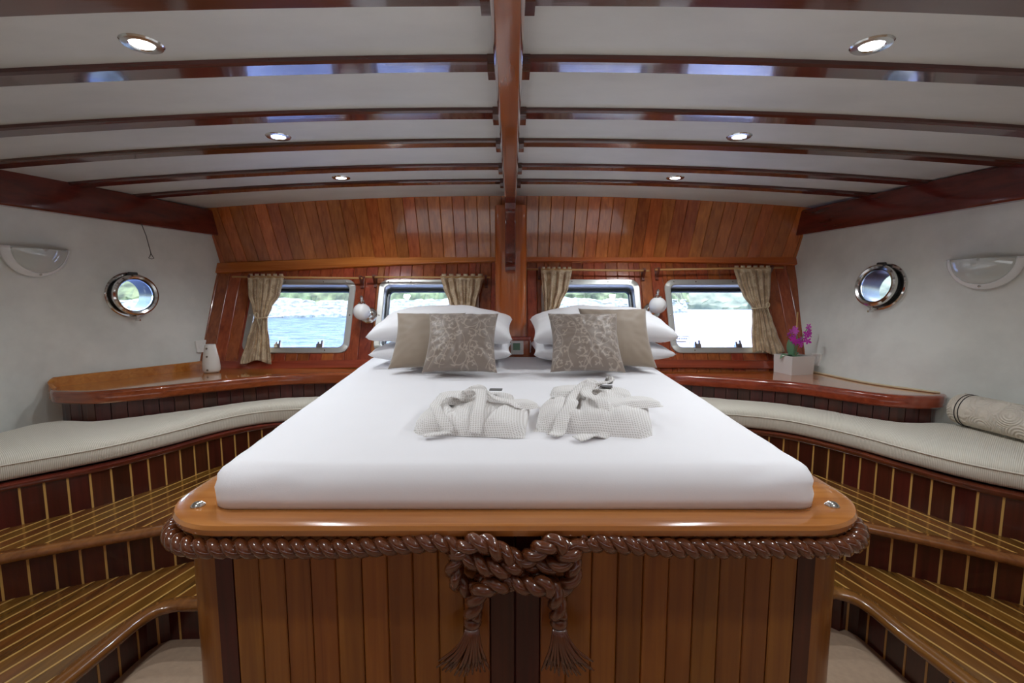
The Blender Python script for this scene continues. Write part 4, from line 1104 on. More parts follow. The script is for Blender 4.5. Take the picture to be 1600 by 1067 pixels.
for S, xc, y0, w, seed, yaw in (('left', -.275, 2.345, .395, 4, .0), ('right', .398, 2.355, .395, 9, -.02)):
    v, f, uv = pillow_mesh(w, .39, .17, 200, 200, .10, .5, 30+seed, .009)
    pts = scrolls(seed); UV = np.array(uv); pat = np.zeros(len(UV))
    for px_, py_, r_ in pts:
        d = np.hypot(UV[:, 0]-px_, UV[:, 1]-py_); pat = np.maximum(pat, np.clip(1.5-d/r_, 0, 1))
    m = lean_matrix(xc, y0, ZM+.035, math.radians(40), .39, .0, yaw)
    o = mk('throw_cushion', [m @ Vector(q) for q in v], f, 'damask', smooth=True, fix=False)
    at = o.data.attributes.new('pattern', 'FLOAT', 'POINT'); at.data.foreach_set('value', pat.astype(np.float32))
    tag(o, f'taupe scroll-patterned cushion leaning in front of the {S} pillow stack', 'cushion', 'throw cushions on the bed')

# ================================================================= FOLDED BATHROBES
def ribbon(name, pts, w, wdir, mat, par, th=.003, n=8):
    P = spline(pts, n); v = []; f = []
    for i, p in enumerate(P):
        t = (P[min(i+1, len(P)-1)]-P[max(i-1, 0)]).normalized(); wd = wdir[0].lerp(wdir[1], i/(len(P)-1)) if isinstance(wdir, tuple) else wdir
        s = (wd-t*wd.dot(t)).normalized(); nn = s.cross(t).normalized()
        if nn.z < 0: nn = -nn
        for a, b in ((-.5, 0), (-.3, th*.6), (.3, th*.6), (.5, 0), (.5, -th), (-.5, -th)): v.append(p+s*a*w+nn*b)
    for i in range(len(P)-1):
        for k in range(6): f.append((i*6+k, i*6+(k+1) % 6, (i+1)*6+(k+1) % 6, (i+1)*6+k))
    f += [tuple(range(6)), tuple((len(P)-1)*6+k for k in range(6))]
    o = mk(name, v, f, mat, par, smooth=True)
    uvl = o.data.uv_layers.new(name='UVMap')
    for lp in o.data.loops:
        q = o.data.vertices[lp.vertex_index].co; uvl.data[lp.index].uv = (q.x*1.0, q.y+q.z*.6)
    return o
def slab(name, W_, D_, hfun, mat, par, M4, nx=44, ny=36, corner=6.0):
    v = []; f = []; uv = []
    for j in range(ny+1):
        for i in range(nx+1):
            u, w = 2*i/nx-1, 2*j/ny-1
            edge = max(0, 1-(abs(u)**corner+abs(w)**corner)); k = edge**.45
            # pull sides outward at mid height for a rolled edge
            x = W_/2*u; y = D_/2*w; z = hfun(u, w)*k
            x *= 1+.03*math.sin(PI*min(1, k)); x += .006*noise.noise(Vector((u*2, w*2, 1))); y += .008*noise.noise(Vector((u*2, w*2, 8)))
            v.append(M4 @ Vector((x, y, z+.001))); uv.append((x+.3*z, y+.8*z))
    nt = len(v)
    for q in range(nt):
        v.append(Vector((v[q].x, v[q].y, (M4.translation.z))))
        uv.append(uv[q])
    for j in range(ny):
        for i in range(nx):
            a = j*(nx+1)+i; f.append((a, a+1, a+nx+2, a+nx+1)); f.append((nt+a, nt+a+nx+1, nt+a+nx+2, nt+a+1))
    o = mk(name, v, f, mat, par, smooth=True, fix=False)
    uvl = o.data.uv_layers.new(name='UVMap')
    for lp in o.data.loops: uvl.data[lp.index].uv = uv[lp.vertex_index]
    return o
def robe(xc, yc, rot, W_, D_, Hh, lab, seed, belt, style):
    r = tag(empty('folded_bathrobe', (xc, yc, ZM)), lab, 'bathrobe', 'folded bathrobes on the bed')
    B = Matrix.Translation((xc, yc, ZM+.004)) @ Matrix.Rotation(rot, 4, 'Z')
    def hf(u, w):
        hh = Hh*(.86+.14*math.cos(u*1.3))*(1-.10*w)
        hh += .012*math.exp(-((u*1.2-.5*w-.1)/.10)**2)*(1 if style else .6)-.016*math.exp(-((u+.45+.3*w)/.08)**2)-.012*math.exp(-((u-.5-.25*w)/.06)**2)
        hh += .013*noise.noise(Vector((u*1.8+seed, w*1.8, 0)))+.006*noise.noise(Vector((u*6+seed, w*5, 2)))
        return max(.012, hh)
    slab('robe_body', W_, D_, hf, 'waffle', r, B)
    def top(x, y, dz=.0):                    # point on the robe's top in its own plan coordinates
        u, w = x/(W_/2), y/(D_/2); k = max(0, 1-(abs(u)**6+abs(w)**6))**.45 if abs(u) < 1 and abs(w) < 1 else 0
        z = hf(max(-1, min(1, u)), max(-1, min(1, w)))*k if k > 0 else 0
        return B @ Vector((x, y, z+.004+dz))
    # folded sleeve and collar layers lying on the body
    def layer(name, cx, cy, a, w, d, h, bank=.02):
        base = top(cx, cy, -.014); m4 = Matrix.Translation(base) @ Matrix.Rotation(rot+a, 4, 'Z') @ Matrix.Rotation(bank, 4, 'Y')
        slab(name, w, d, lambda u, q: h*(1+.15*noise.noise(Vector((u*2+seed, q*2, 5)))), 'waffle', r, m4, 24, 14, 5)
    layer('sleeve', -.02, .10, .10, W_*.80, .13, .030)
    layer('sleeve', W_*.30, -.02 if style else .04, .62, D_*.62, .085, .026)
    layer('collar', -.02, D_*.33, -.06, W_*.62, .075, .034)
    R3 = B.to_3x3(); X = R3 @ Vector((1, 0, 0)); Y = R3 @ Vector((0, 1, 0))
    for pts, w in belt(top):
        ribbon('belt', pts, w, X if abs((pts[-1]-pts[0]).dot(Y)) > abs((pts[-1]-pts[0]).dot(X)) else Y, 'waffle', r)
    kx, ky = (.005, .03) if not style else (-.02, .06)
    kc = top(kx, ky, .034); v, f, uv = pillow_mesh(.055, .042, .034, 12, 10, .1, .4, seed, .006)
    o = mk('belt_knot', [kc+R3 @ Vector(q) for q in v], f, 'waffle', r, smooth=True); uvl = o.data.uv_layers.new(name='UVMap')
    g = G(); tb = top(kx+.055, ky+.05, .024); g.box(tb, (.045, .028, .004), R3); o = g.out('label_tag', 'tag', r); o['label'] = 'small dark grey label'
def beltL(top):
    return [([top(.0, .02, .04), top(.02, -.01, .034), top(.028, -.08, .012), top(.03, -.14, .008), top(.03, -.172, .004), top(.028, -.19, .012)], .038),
            ([top(-.01, .03, .036), top(-.06, .03, .022), top(-.11, .0, .018), top(-.125, -.06, .010), top(-.11, -.12, .008), top(-.075, -.172, .004), top(-.05, -.19, .012)], .034),
            ([top(-.05, -.185, .014), top(-.09, -.205, .012), top(-.125, -.216, .010)], .03),
            ([top(.02, .03, .034), top(.07, .01, .018), top(.12, -.02, .010), top(.155, -.05, .006)], .036)]
def beltR(top):
    return [([top(-.02, .05, .04), top(-.05, .02, .032), top(-.075, -.05, .014), top(-.07, -.12, .010), top(-.09, -.18, .004), top(-.10, -.215, .012), top(-.115, -.25, .010)], .042),
            ([top(-.01, .04, .040), top(-.03, .0, .026), top(-.02, -.07, .014), top(.03, -.13, .010), top(.035, -.19, .004), top(-.005, -.235, .013), top(-.04, -.268, .010)], .040),
            ([top(-.02, .06, .036), top(.04, .03, .034), top(.045, .06, .034), top(.01, .075, .03)], .034),
            ([top(-.04, .06, .034), top(-.10, .07, .018), top(-.15, .06, .008)], .036)]
robe(-.125, 1.545, math.radians(-5), .36, .36, .062, 'folded white waffle bathrobe with tied belt, before the left cushions', 2.0, beltL, 0)
robe(.29, 1.56, math.radians(-13), .37, .38, .078, 'folded white waffle bathrobe, belt ends trailing, before the right cushions', 5.0, beltR, 1)

# ================================================================= CURTAINS AND RODS
def rod(pa, pb, brs, lab):
    a, b = wl(*pa, .065), wl(*pb, .065)
    r = tag(empty('curtain_rod', (a+b)/2), lab, 'curtain rod', 'curtain rods over the windows')
    g = G().tube([a, b], .0075, 10); g.out('rod', 'brass', r, smooth=True)
    for px in brs:
        t = (px-pa[0])/(pb[0]-pa[0]); c = a.lerp(b, t)
        g = G(); q = c-WN*.062; rot = Matrix((Vector((1, 0, 0)), WT, WN)).transposed()
        g.box(q-WT*.01+WN*.006, (.022, .095, .012), rot)
        g.add([p+Vector((s, 0, 0)) for s in (-.008, .008) for p in (q+WT*.012, c+WT*.016+WN*.014, c-WT*.002+WN*.016, c-WT*.014, q-WT*.045)],
              [(0, 1, 2, 3, 4), (9, 8, 7, 6, 5)]+[(k, (k+1) % 5, 5+(k+1) % 5, 5+k) for k in range(5)])
        g.out('bracket', 'bracket', r)
    return a, b
rods = [rod((363, 432.5), (566, 434.5), (390, 563), 'thin wooden rod over the first window from the left'),
        rod((571, 433), (766, 433.5), (584, 759), 'thin wooden rod over the second window, left of the post'),
        rod((823, 420.5), (1014, 423), (843, 1007), 'thin wooden rod over the third window, right of the post'),
        rod((1024, 421.5), (1224, 418), (1029, 1206), 'thin wooden rod over the far right window, behind the orchid')]
def curtain(rows, lab, nf, waist, seed, rodln):
    rows = sorted(rows); NR, NC_ = 70, 72; ys = [r[0] for r in rows]
    def at(py):
        for a, b in zip(rows, rows[1:]):
            if py <= b[0]:
                t = (py-a[0])/(b[0]-a[0]); t = t*t*(3-2*t)*.6+t*.4; return a[1]+(b[1]-a[1])*t, a[2]+(b[2]-a[2])*t
        return rows[-1][1:]
    top = wl((rows[0][1]+rows[0][2])/2, rows[0][0], .065)
    r = tag(empty('curtain', top), lab, 'curtain', 'tied-back curtains')
    wmax = max(b-a for _, a, b in rows); v = []; f = []
    for j in range(NR+1):
        py = ys[0]+(ys[-1]-ys[0])*j/NR; xl, xr = at(py)
        for i in range(NC_+1):
            u = i/NC_; sk = .5+.5*(1-abs(py-waist)/60 if abs(py-waist) < 60 else 0)
            amp = .016*(.75+.5*noise.noise(Vector((seed, u*4, py*.02)))); amp *= (.5 if j < 3 else 1)
            ph = nf*2*PI*u+.8*math.sin(py*.03+seed)*u
            off = .058+amp*math.sin(ph)+.006*math.sin(ph*2.3+seed)
            if j < 4: off = .068+(amp*math.sin(ph))*j/4
            off = max(.022, off)
            hem = 3.0*math.sin(u*PI*2.2+seed)*(j/NR)**6
            v.append(wl(xl+(xr-xl)*u, py+hem, off))
    for j in range(NR):
        for i in range(NC_):
            a = j*(NC_+1)+i; f.append((a, a+1, a+NC_+2, a+NC_+1))
    o = drape = mk('drape', v, f, 'curtain', r, smooth=True, fix=False)
    sm = o.modifiers.new('t', 'SOLIDIFY'); sm.thickness = .003; sm.offset = 0
    xl, xr = at(ys[0])
    nt = 6
    for k in range(nt):                     # tabs looped over the rod
        x = xl+(xr-xl)*(k+.5)/nt; wv = (xr-xl)/nt*.62
        g = G(); prof = [(2.0, .066), (-1.6, .078), (-3.2, .066), (-1.6, .053), (2.0, .058)]
        vv = []; ff = []
        for dx in (-wv/2, wv/2):
            for dy, of in prof: vv.append(wl(x+dx, ys[0]+dy, of))
        n = len(prof)
        for q in range(n-1): ff.append((q, q+1, n+q+1, n+q))
        o = mk('tab', vv, ff, 'curtain', drape, smooth=True); sm = o.modifiers.new('t', 'SOLIDIFY'); sm.thickness = .0025
    if waist:
        xl, xr = at(waist); P = []
        for k in range(25):
            a = 2*PI*k/24; P.append(wl((xl+xr)/2+(xr-xl)/2*1.06*math.cos(a), waist-1.5*math.cos(a), .055+.040*math.sin(a)))
        g = G(); g.tube(P, .0045, 6)
        q = wl(xr-1 if seed > 2 else xl+3, waist-1, .095)
        loop = [q+Vector((.022*math.sin(t)*.6, -.004, .035*(1-math.cos(t))*.5)) for t in [2*PI*k/12 for k in range(13)]]
        g.tube(loop, .0035, 6); g.tube([q, q+Vector((.015, -.006, -.05)), q+Vector((.025, -.006, -.10))], .0035, 6)
        o = g.out('tie_cord', 'cord', r, smooth=True); o['label'] = 'thin pale cord tied round the waist'
curtain([(431, 387, 444), (460, 388, 438), (480, 394, 425), (497, 398, 418), (512, 392, 418), (530, 386, 421), (566, 375, 424)], 'gold damask curtain, waist-tied, at far left over the vase', 4.5, 497, 1.0, 0)
curtain([(431, 688, 756), (450, 693, 752), (470, 701, 745), (500, 712, 737), (530, 708, 742), (556, 702, 748)], 'gold damask curtain hanging left of the post, behind the left pillows', 4.5, 500, 1.7, 1)
curtain([(420, 845, 894), (450, 847, 888), (475, 850, 876), (494, 851, 866), (520, 848, 870), (552, 842, 876)], 'gold damask curtain hanging right of the post, behind the right pillows', 3.5, 494, 2.3, 2)
curtain([(418, 1146, 1205), (440, 1152, 1204), (460, 1160, 1203), (482, 1175, 1200), (500, 1175, 1207), (520, 1174, 1214), (551, 1176, 1226)], 'gold damask curtain, waist-tied, on the far right beside the orchid', 4.5, 481, 3.1, 3)

# ================================================================= LAMPS
def downlight(px, py, lab=None, loc=None, w=None):
    if loc is None:
        zz = H+.73
        for _ in range(6): x, y = uz(px, py, zz); zz = zceil(x)
        loc = (x, y, zz)
    x, y, zz = loc; sl = math.atan(2*.0165*x)
    m = Matrix.Translation(loc) @ Matrix.Rotation(sl, 4, 'Y')
    r = tag(empty('downlight', loc), lab, 'downlight', 'recessed ceiling downlights')
    g = G(); g.lathe([(.030, .0), (.030, -.003), (.034, -.006), (.050, -.005), (.054, -.001), (.054, .004), (.03, .004)], 32, m, close=False); bz = g.out('bezel', 'chrome', r, auto=35)
    g = G(); g.lathe([(.002, -.0045), (.016, -.0042), (.030, -.002), (.030, .004)], 24, m, close=True); g.out('lens', 'lamp_on', bz, auto=40)
    ld = bpy.data.lights.new('downlight_bulb', 'SPOT'); ld.energy = w or DOWNLIGHT_W; ld.spot_size = math.radians(150); ld.spot_blend = .6; ld.shadow_soft_size = .03; ld.color = (.92, .965, 1)
    lo = bpy.data.objects.new('bulb', ld); COL.objects.link(lo); lo.parent = r; lo.location = (0, 0, -.012)
    return loc
DL = [downlight(222, 68, 'lit recessed downlight, nearest one on the left of the ceiling'), downlight(1362, 70, 'lit recessed downlight, nearest one on the right of the ceiling'),
      downlight(435, 213, 'lit recessed downlight, middle one on the left of the ceiling'), downlight(1155, 213, 'lit recessed downlight, middle one on the right of the ceiling'),
      downlight(533, 277.5, 'small lit downlight farthest back, left of the centre beam'), downlight(1055, 277.5, 'small lit downlight farthest back, right of the centre beam')]
for x, w_ in ((-1.04, 'left'), (1.04, 'right')): downlight(0, 0, f'recessed ceiling downlight over the viewer, {w_} of the centre beam, out of the picture', (x, .62, zceil(x)), 15)
# half-moon wall lamps
def sconce(cpx, cpy, lab):
    q, n = hit_wall(cpx, cpy); r = tag(empty('wall_lamp', q), lab, 'wall lamp')
    R_ = .152; Hh = .160; m = frame_from(q, n)
    def sh(name, r0, r1, mat, d0):
        v = []; f = []; na, nr = 32, 10
        for j in range(nr+1):
            rr_ = r0+(r1-r0)*j/nr
            for i in range(na+1):
                a = PI+PI*i/na; dep = .012+.075*max(0, 1-rr_**2)**.6*(.55+.45*(1+math.sin(a))) if True else 0
                dep = d0+.075*max(0, 1-rr_**2)**.55
                v.append(m @ Vector((R_*rr_*math.cos(a), Hh*rr_*math.sin(a)*1.0+.06, dep)))
        for j in range(nr):
            for i in range(na):
                a = j*(na+1)+i; f.append((a, a+1, a+na+2, a+na+1))
        o = mk(name, v, f, mat, r, smooth=True, fix=False); s = o.modifiers.new('t', 'SOLIDIFY'); s.thickness = .004; return o
    sh('glass_bowl', .02, .86, 'frost', .010); sh('glass_rim', .84, 1.0, 'frostrim', .012)
    g = G(); bx = []
    for k in range(17):
        a = PI+PI*k/16; bx.append((R_*.93*math.cos(a), Hh*.93*math.sin(a)+.055))
    n_ = len(bx); va = [m @ Vector((a, b, -.01)) for a, b in bx]; vb = [m @ Vector((a, b, .010)) for a, b in bx]
    g.add(va+vb, [tuple(range(n_)), tuple(range(2*n_-1, n_-1, -1))]+[(k, (k+1) % n_, n_+(k+1) % n_, n_+k) for k in range(n_)]); g.out('back_plate', 'white', r)
    for a, b in ((-.82, .048), (.82, .048), (0, -.085)):
        g = G().lathe([(.006, 0), (.006, .006), (.002, .009)], 10, m @ Matrix.Translation((R_*a, b, .045 if b > 0 else .050))); g.out('clip', 'chrome', r)
sconce(52, 403, 'half-moon frosted glass wall lamp on the left hull side')
sconce(1540, 421, 'half-moon frosted glass wall lamp on the right hull side')
# globe reading lamps
def globe(px, py, bx, by, lab):
    b = wl(bx, by, 0.0); c = wl(px, py, .105); r = tag(empty('reading_lamp', b), lab, 'lamp')
    g = G(); g.lathe([(.062, 0), (.064, .008), (.056, .016), (.034, .022), (.026, .032), (.010, .036)], 28, frame_from(b, WN)); g.out('base_plate', 'chrome', r, auto=35)
    g = G(); ang = Vector((c.x, c.y, c.z+.070))
    g.tube(spline([b+WN*.03, b+WN*.07+Vector((0, 0, .03)), c+Vector((0, .055, .045)), c+Vector((0, .03, .085)), ang+Vector((0, 0, .012))], 8), .006, 10); g.out('arm', 'chrome', r, smooth=True)
    g = G(); prof = [(.062*math.sin(t), -.062*math.cos(t)) for t in [PI*k/20 for k in range(1, 19)]]
    g.lathe(prof, 32, Matrix.Translation(c)); g.out('globe_shade', 'globe', r, smooth=True)
    g = G(); g.lathe([(.026, .054), (.026, .064), (.018, .070), (.008, .076), (.008, .088), (.011, .094), (.009, .112), (.003, .118)], 20, Matrix.Translation(c)); g.out('gallery_cap', 'chrome', r, auto=35)
globe(565.5, 487, 577, 493, 'white globe reading lamp between the first and second windows')
globe(1027.5, 477, 1018, 486, 'white globe reading lamp between the third and fourth windows')

# ================================================================= SMALL THINGS
# pull cord hanging from the left clamp
q0, n0 = hit_wall(211, 352); q1, n1_ = hit_wall(218.5, 396)
r = tag(empty('pull_cord', q0), 'thin black pull cord with a loop, hanging over the left porthole', 'cord')
a = q0+n0*.055+Vector((0, 0, .01)); b = Vector((a.x+.02, a.y+.035, q1.z+.0)); g = G()
g.tube([a, a.lerp(b, .4)+Vector((.006, 0, 0)), b], .0022, 6)
loop = [b+Vector((.011*s, .008*s, z)) for s, z in ((0, 0), (-.4, -.014), (-1, -.03), (0, -.036), (1, -.03), (.4, -.014), (0, 0))]
g.tube(loop, .0022, 6); g.out('cord_line', 'black', r, smooth=True)
# sockets
def socket(px, py, lab):
    q, n = hit_wall(px, py); m = frame_from(q, n); r = tag(empty('wall_socket', q), lab, 'socket')
    def rb(w, h, d, mat, name, rad):
        L = round_rect(w, h, rad, 4); k = len(L); v = [m @ Vector((a, b, -.01)) for a, b in L]+[m @ Vector((a, b, d)) for a, b in L]
        return mk(name, v, [tuple(range(k)), tuple(range(2*k-1, k-1, -1))]+[(i, (i+1) % k, k+(i+1) % k, k+i) for i in range(k)], mat, r)
    cp = rb(.078, .088, .010, 'white', 'cover_plate', .006)
    g = G(); g.lathe([(.026, .0105), (.026, .013), (.022, .013), (.020, .002), (.002, .002)], 24, m, close=False); g.out('socket_ring', 'white', cp, auto=30)
    g = G()
    for s in (-.009, .009): g.lathe([(.003, .002), (.003, .0045)], 8, m @ Matrix.Translation((s, 0, 0)))
    g.out('socket_hole', 'black', cp)
socket(314, 541, 'white wall socket on the left hull side above the vase shelf')
socket(1275, 562, 'white wall socket on the right hull side behind the orchid pot')
# thermostat and side switch on the post base
tp = uy(808, 543, 3.21); r = tag(empty('thermostat', tp), 'white square thermostat with green screen on the post base', 'thermostat')
g = G().box(tp, (.090, .014, .098)); o = hs_ = g.out('housing', 'white', r); bv = o.modifiers.new('b', 'BEVEL'); bv.width = .004; bv.segments = 2
g = G().box(tp+Vector((-.004, -.0075, .008)), (.05, .002, .05)); g.out('screen', 'green_lcd', hs_)
sp_ = Vector((.1295, 3.27, H-.37)); r = tag(empty('light_switch', sp_), 'small white switch on the right side of the post base', 'switch')
g = G().box(sp_, (.012, .06, .085)); o = g.out('cover', 'white', r); bv = o.modifiers.new('b', 'BEVEL'); bv.width = .003; bv.segments = 2
g = G().box(sp_+Vector((.007, 0, 0)), (.006, .022, .03), Matrix.Rotation(.1, 3, 'Y')); g.out('rocker', 'white', r)
# vase
vx, vy = uz(331, 582, ZS); r = tag(empty('vase', (vx, vy, ZS)), 'small white ceramic vase tapering to the top, on the left shelf', 'vase')
mt = Matrix.Translation((vx, vy, ZS+.0005))
pr = [(.030, 0), (.046, .004), (.052, .016), (.0535, .04), (.051, .075), (.045, .115), (.038, .155), (.0325, .188), (.031, .194), (.028, .194), (.029, .186), (.036, .14), (.042, .1)]
g = G(); g.lathe(pr, 32, mt, close=True); g.out('vase_body', 'ceramic', r, auto=50)
for z, rad, a in ((.025, .0535, -1.45), (.115, .0452, -1.5), (.168, .0362, -1.6)):
    d = Vector((math.cos(a), math.sin(a), 0)); g = G(); g.lathe([(.007, -.002), (.006, .002), (.002, .004)], 10, frame_from(Vector((vx, vy, ZS+z))+d*rad, d)); g.out('raised_dot', 'ceramicspot', r)
# orchid
ox, oy = uz(1243, 586, ZSR); oc = Vector((ox+.035, oy+.085, ZSR)); r = tag(empty('potted_orchid', oc), 'magenta orchid in a white square pot on the right shelf', 'plant')
R3 = Matrix.Rotation(math.radians(12), 3, 'Z')
def P_(x, y, z): return oc+R3 @ Vector((x, y, z))
s, t, hz = .092, .010, .128; s0 = .088; v = []
for q, z in ((s0, 0), (s, hz), (s-t, hz), (s-t-.002, .03)):
    v += [P_(-q, -q*.9, z), P_(q, -q*.9, z), P_(q, q*.9, z), P_(-q, q*.9, z)]
f = [(3, 2, 1, 0)]+[(j*4+k, j*4+(k+1) % 4, j*4+4+(k+1) % 4, j*4+4+k) for j in range(3) for k in range(4)]+[(12, 13, 14, 15)]
mk('pot', v, f, 'stone', r)
g = G(); v = []; f = []; N_ = 14
for j in range(N_+1):
    for i in range(N_+1):
        a, b = (2*i/N_-1)*(s-t-.001), (2*j/N_-1)*(s-t-.001)*.9; v.append(P_(a, b, hz-.018+.008*noise.noise(Vector((a*60, b*60, 2)))))
for j in range(N_):
    for i in range(N_): a = j*(N_+1)+i; f.append((a, a+1, a+N_+2, a+N_+1))
mk('soil', v, f, 'soil', r, True)
def leaf(base, dirv, L, wd, lift, curl):
    v = []; f = []; n = 10; d = Vector(dirv).normalized(); sd_ = d.cross(Vector((0, 0, 1))).normalized()
    for i in range(n+1):
        u = i/n; c = base+d*L*u*(1-.2*u)+Vector((0, 0, lift*u-curl*u*u)); w = wd*math.sin(PI*min(1, .12+.88*u)**.8)
        for k, dz in ((-1, .010), (-.5, .002), (0, 0), (.5, .002), (1, .010)): v.append(c+sd_*w*k+Vector((0, 0, dz*w/.03)))
    for i in range(n):
        for k in range(4): a = i*5+k; f.append((a, a+1, a+6, a+5))
    o = mk('leaf', v, f, 'leaf', r, True, fix=False); sm = o.modifiers.new('t', 'SOLIDIFY'); sm.thickness = .002
b0 = P_(-.02, 0, hz-.015)
leaf(b0, (-1, -.2, 0), .12, .028, .07, .08); leaf(b0, (-.5, -.3, 0), .06, .026, .16, .03); leaf(b0, (.6, .4, 0), .10, .026, .06, .03); leaf(b0, (.35, -.6, 0), .09, .024, .05, .06); leaf(b0, (.1, .2, 0), .04, .022, .12, .0)
g = G(); g.tube([P_(-.005, -.01, hz-.03), P_(.008, .0, hz+.13), P_(.016, .01, hz+.30)], .0045, 8); g.out('bamboo_stake', 'cane', r, smooth=True)
def at_px(px, py): return uy(px, py, oc.y-.02)
st1 = [P_(-.01, -.01, hz-.02), P_(.0, -.015, hz+.08), at_px(1246, 530), at_px(1243, 517), at_px(1238, 522)]
st2 = [P_(.0, -.01, hz-.02), P_(.01, -.015, hz+.07), at_px(1250, 535), at_px(1256, 522), at_px(1262, 512)]
stems = []
for s_ in (st1, st2): g = G(); g.tube(spline(s_, 6), .0028, 6); stem_ = g.out('flower_stem', 'leaf', r, smooth=True); stems.append(stem_)
rg = random.Random(12)
def flower(c, sz, mat, par):
    nrm = Vector((rg.uniform(-.7, .7), -1, rg.uniform(-.5, .5))).normalized(); m = frame_from(c, nrm) @ Matrix.Rotation(rg.uniform(0, 6), 4, 'Z'); g = G()
    for k in range(5):
        a = 2*PI*k/5; w = .55 if k % 2 else .4; ps = []
        for u, ww, dz in ((.05, .12, 0), (.35, .8, .10), (.7, .95, .16), (1.0, .25, .05)):
            for sg in (-1, 0, 1): ps.append(m @ Vector((sz*(u*math.cos(a)-sg*ww*w*.6*math.sin(a)), sz*(u*math.sin(a)+sg*ww*w*.6*math.cos(a)), sz*(dz+abs(sg)*.06))))
        ff = []
        for i in range(3):
            for q in range(2): b = i*3+q; ff.append((b, b+1, b+4, b+3))
        g.add(ps, ff)
    g.lathe([(sz*.14, 0), (sz*.16, sz*.14), (sz*.05, sz*.3)], 8, m)
    g.out('flower', mat, par, smooth=True)
for px, py, mm in ((1236, 517, 2), (1240, 513, 2), (1243, 516, 2), (1235, 522, 1), (1239, 524, 2), (1242, 528, 1), (1236, 530, 1), (1240, 534, 1), (1262, 510, 2), (1259, 515, 1), (1263, 518, 1), (1261, 523, 1), (1256, 521, 1), (1257, 528, 1), (1259, 532, 1), (1252, 530, 1), (1249, 534, 1), (1253, 537, 1), (1247, 538, 1), (1238, 519, 2)):
    flower(at_px(px, py)+Vector((0, rg.uniform(-.03, .03), 0)), rg.uniform(.021, .028), 'petal2' if mm == 2 else 'petal', stems[0 if px < 1246 else 1])
# rolled quilt on the right bench
ra, rb_ = Vector((2.365, 2.36, 0)), Vector((2.47, 1.4, 0)); RQ = .082
zq = ZBN+.134+RQ*.96; ax = (rb_-ra).normalized(); sdv = Vector((-ax.y, ax.x, 0))
r = tag(empty('rolled_quilt', (2.5, 1.9, zq-RQ)), 'rolled cream quilt with dark pinstripes lying on the right bench cushion', 'quilt')
v = []; f = []; na, nl = 40, 44
for j in range(nl+1):
    t = j/nl; c = ra.lerp(rb_, t)
    for i in range(na):
        a = 2*PI*i/na; rr_ = RQ*(1+.02*noise.noise(Vector((math.cos(a)*2, math.sin(a)*2, t*7)))+.03*noise.noise(Vector((math.cos(a), math.sin(a), t*2))))
        if j == 0: rr_ *= .90
        if j == 1: rr_ *= .985
        zz = math.sin(a)*rr_*(1 if math.sin(a) > 0 else .96)
        v.append((c.x+sdv.x*math.cos(a)*rr_, c.y+sdv.y*math.cos(a)*rr_, zq+zz))
for j in range(nl):
    for i in range(na): f.append((j*na+i, j*na+(i+1) % na, (j+1)*na+(i+1) % na, (j+1)*na+i))
f.append(tuple(nl*na+i for i in range(na)))
mk('quilt_roll', v, f, 'quilt', r, True)
# spiral end of the roll
v = []; f = []; ns = 120
for i in range(ns+1):
    t = i/ns; a = 2*PI*3.2*t; rr_ = RQ*(.12+.82*t)
    for d in (.0, .03): v.append((ra.x+sdv.x*math.cos(a)*rr_+ax.x*(d-.006*(1-t)), ra.y+sdv.y*math.cos(a)*rr_+ax.y*(d-.006*(1-t)), zq+math.sin(a)*rr_))
for i in range(ns): f.append((2*i, 2*i+1, 2*i+3, 2*i+2))
o = mk('rolled_end', v, f, 'quilt', r, True, fix=False); sm = o.modifiers.new('t', 'SOLIDIFY'); sm.thickness = .017; sm.offset = 0
for d in (.045, .062):
    c = ra+ax*d; g = G(); g.tube([Vector((c.x+sdv.x*math.cos(a)*RQ*1.012, c.y+sdv.y*math.cos(a)*RQ*1.012, zq+math.sin(a)*RQ*1.012)) for a in [2*PI*k/40 for k in range(41)]], .0022, 5); g.out('dark_pinstripe', 'black', r, smooth=True)

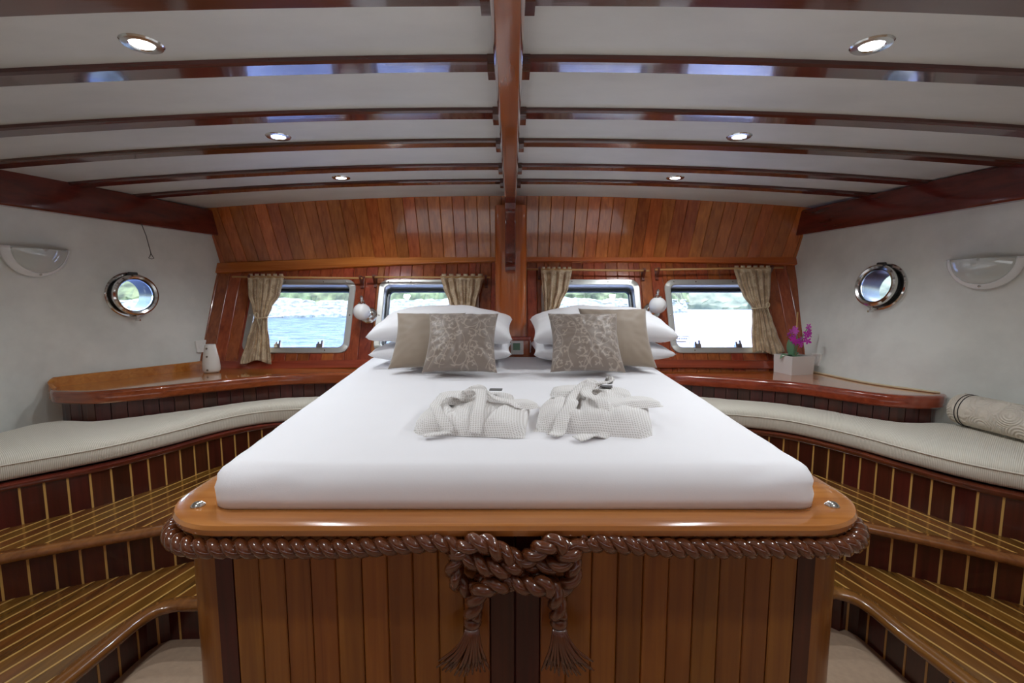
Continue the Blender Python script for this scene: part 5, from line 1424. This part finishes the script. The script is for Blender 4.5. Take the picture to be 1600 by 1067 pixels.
# ================================================================= OUTSIDE
SEA = H-2.0
sea = mk('sea', [(-400, 4.6, SEA), (400, 4.6, SEA), (400, 500, SEA), (-400, 500, SEA), (-400, -300, SEA), (-5, -300, SEA), (-5, 4.6, SEA), (5, 4.6, SEA), (5, -300, SEA), (400, -300, SEA)],
         [(0, 1, 2, 3), (0, 4, 5, 6), (7, 8, 9, 1)], 'sea', fix=False)
tag(sea, 'blue rippled sea outside the windows', 'sea', kind='structure')
def bank(name, pts, prof, mat, lab, cat, jit, step, kind='structure'):
    P = resample(spline([(a, b, 0) for a, b in pts], 10), step=step); v = []; f = []; n = len(prof)
    for i, p in enumerate(P):
        for k, (d, z) in enumerate(prof):
            dn = Vector((p.x, p.y, 0)).normalized(); q = p+dn*d
            h = noise.noise(Vector((q.x*.35, q.y*.35, z)))+.6*noise.noise(Vector((q.x*1.3, q.y*1.3, z*2)))+.4*noise.noise(Vector((q.x*3.1, q.y*3.1, z*3)))
            v.append((q.x+jit*.5*noise.noise(Vector((i*.7, k*3.3, 1))), q.y+jit*h, SEA+z+(jit*.55*h if k else -.3)))
    for i in range(len(P)-1):
        for k in range(n-1): a = i*n+k; f.append((a, a+1, a+n+1, a+n))
    o = mk(name, v, f, mat, fix=True); tag(o, lab, cat, kind=kind); return o
rk = [(0, 0)]+[(j*.28, .16*j+.05*(j % 2)) for j in range(1, 11)]
bank('rocky_shore', [(-60, 20), (-42, 30), (-24, 38), (-10, 41), (4, 42), (14, 46), (20, 52)], rk, 'rock', 'pale rocky shoreline beyond the two left windows', 'shore', .45, .22)
sc = [(2.6+j*.8, 1.45+.62*j-.0*j) for j in range(0, 14)]
bank('green_hillside', [(-60, 20), (-42, 30), (-24, 38), (-10, 41), (4, 42), (14, 46), (20, 52)], sc, 'scrub', 'green scrubby hillside above the rocky shoreline', 'hill', .8, .4)
fh = [(0, 0), (.4, .5), (1, .9)]+[(1.5+j*1.5, 1.3+1.0*j) for j in range(0, 12)]
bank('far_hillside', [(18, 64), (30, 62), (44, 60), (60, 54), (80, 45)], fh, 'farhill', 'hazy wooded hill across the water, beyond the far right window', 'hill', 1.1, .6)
bank('side_hillside', [(-70, 12), (-80, -10), (-80, -40)], fh, 'scrub', 'green hill seen through the left porthole', 'hill', 1.1, 1.0)
# deck over the cabin; unseen overhang added and sized to block direct sun
g = G(); g.box((0, 3.95, H+.86), (6.6, .80, .06)); g.box((0, 1.1, H+.86), (6.6, 4.9, .06)); o = g.out('roof', 'hullout'); tag(o, 'boat deck above the cabin, overhang added to keep sun off the windows', 'deck', kind='structure')
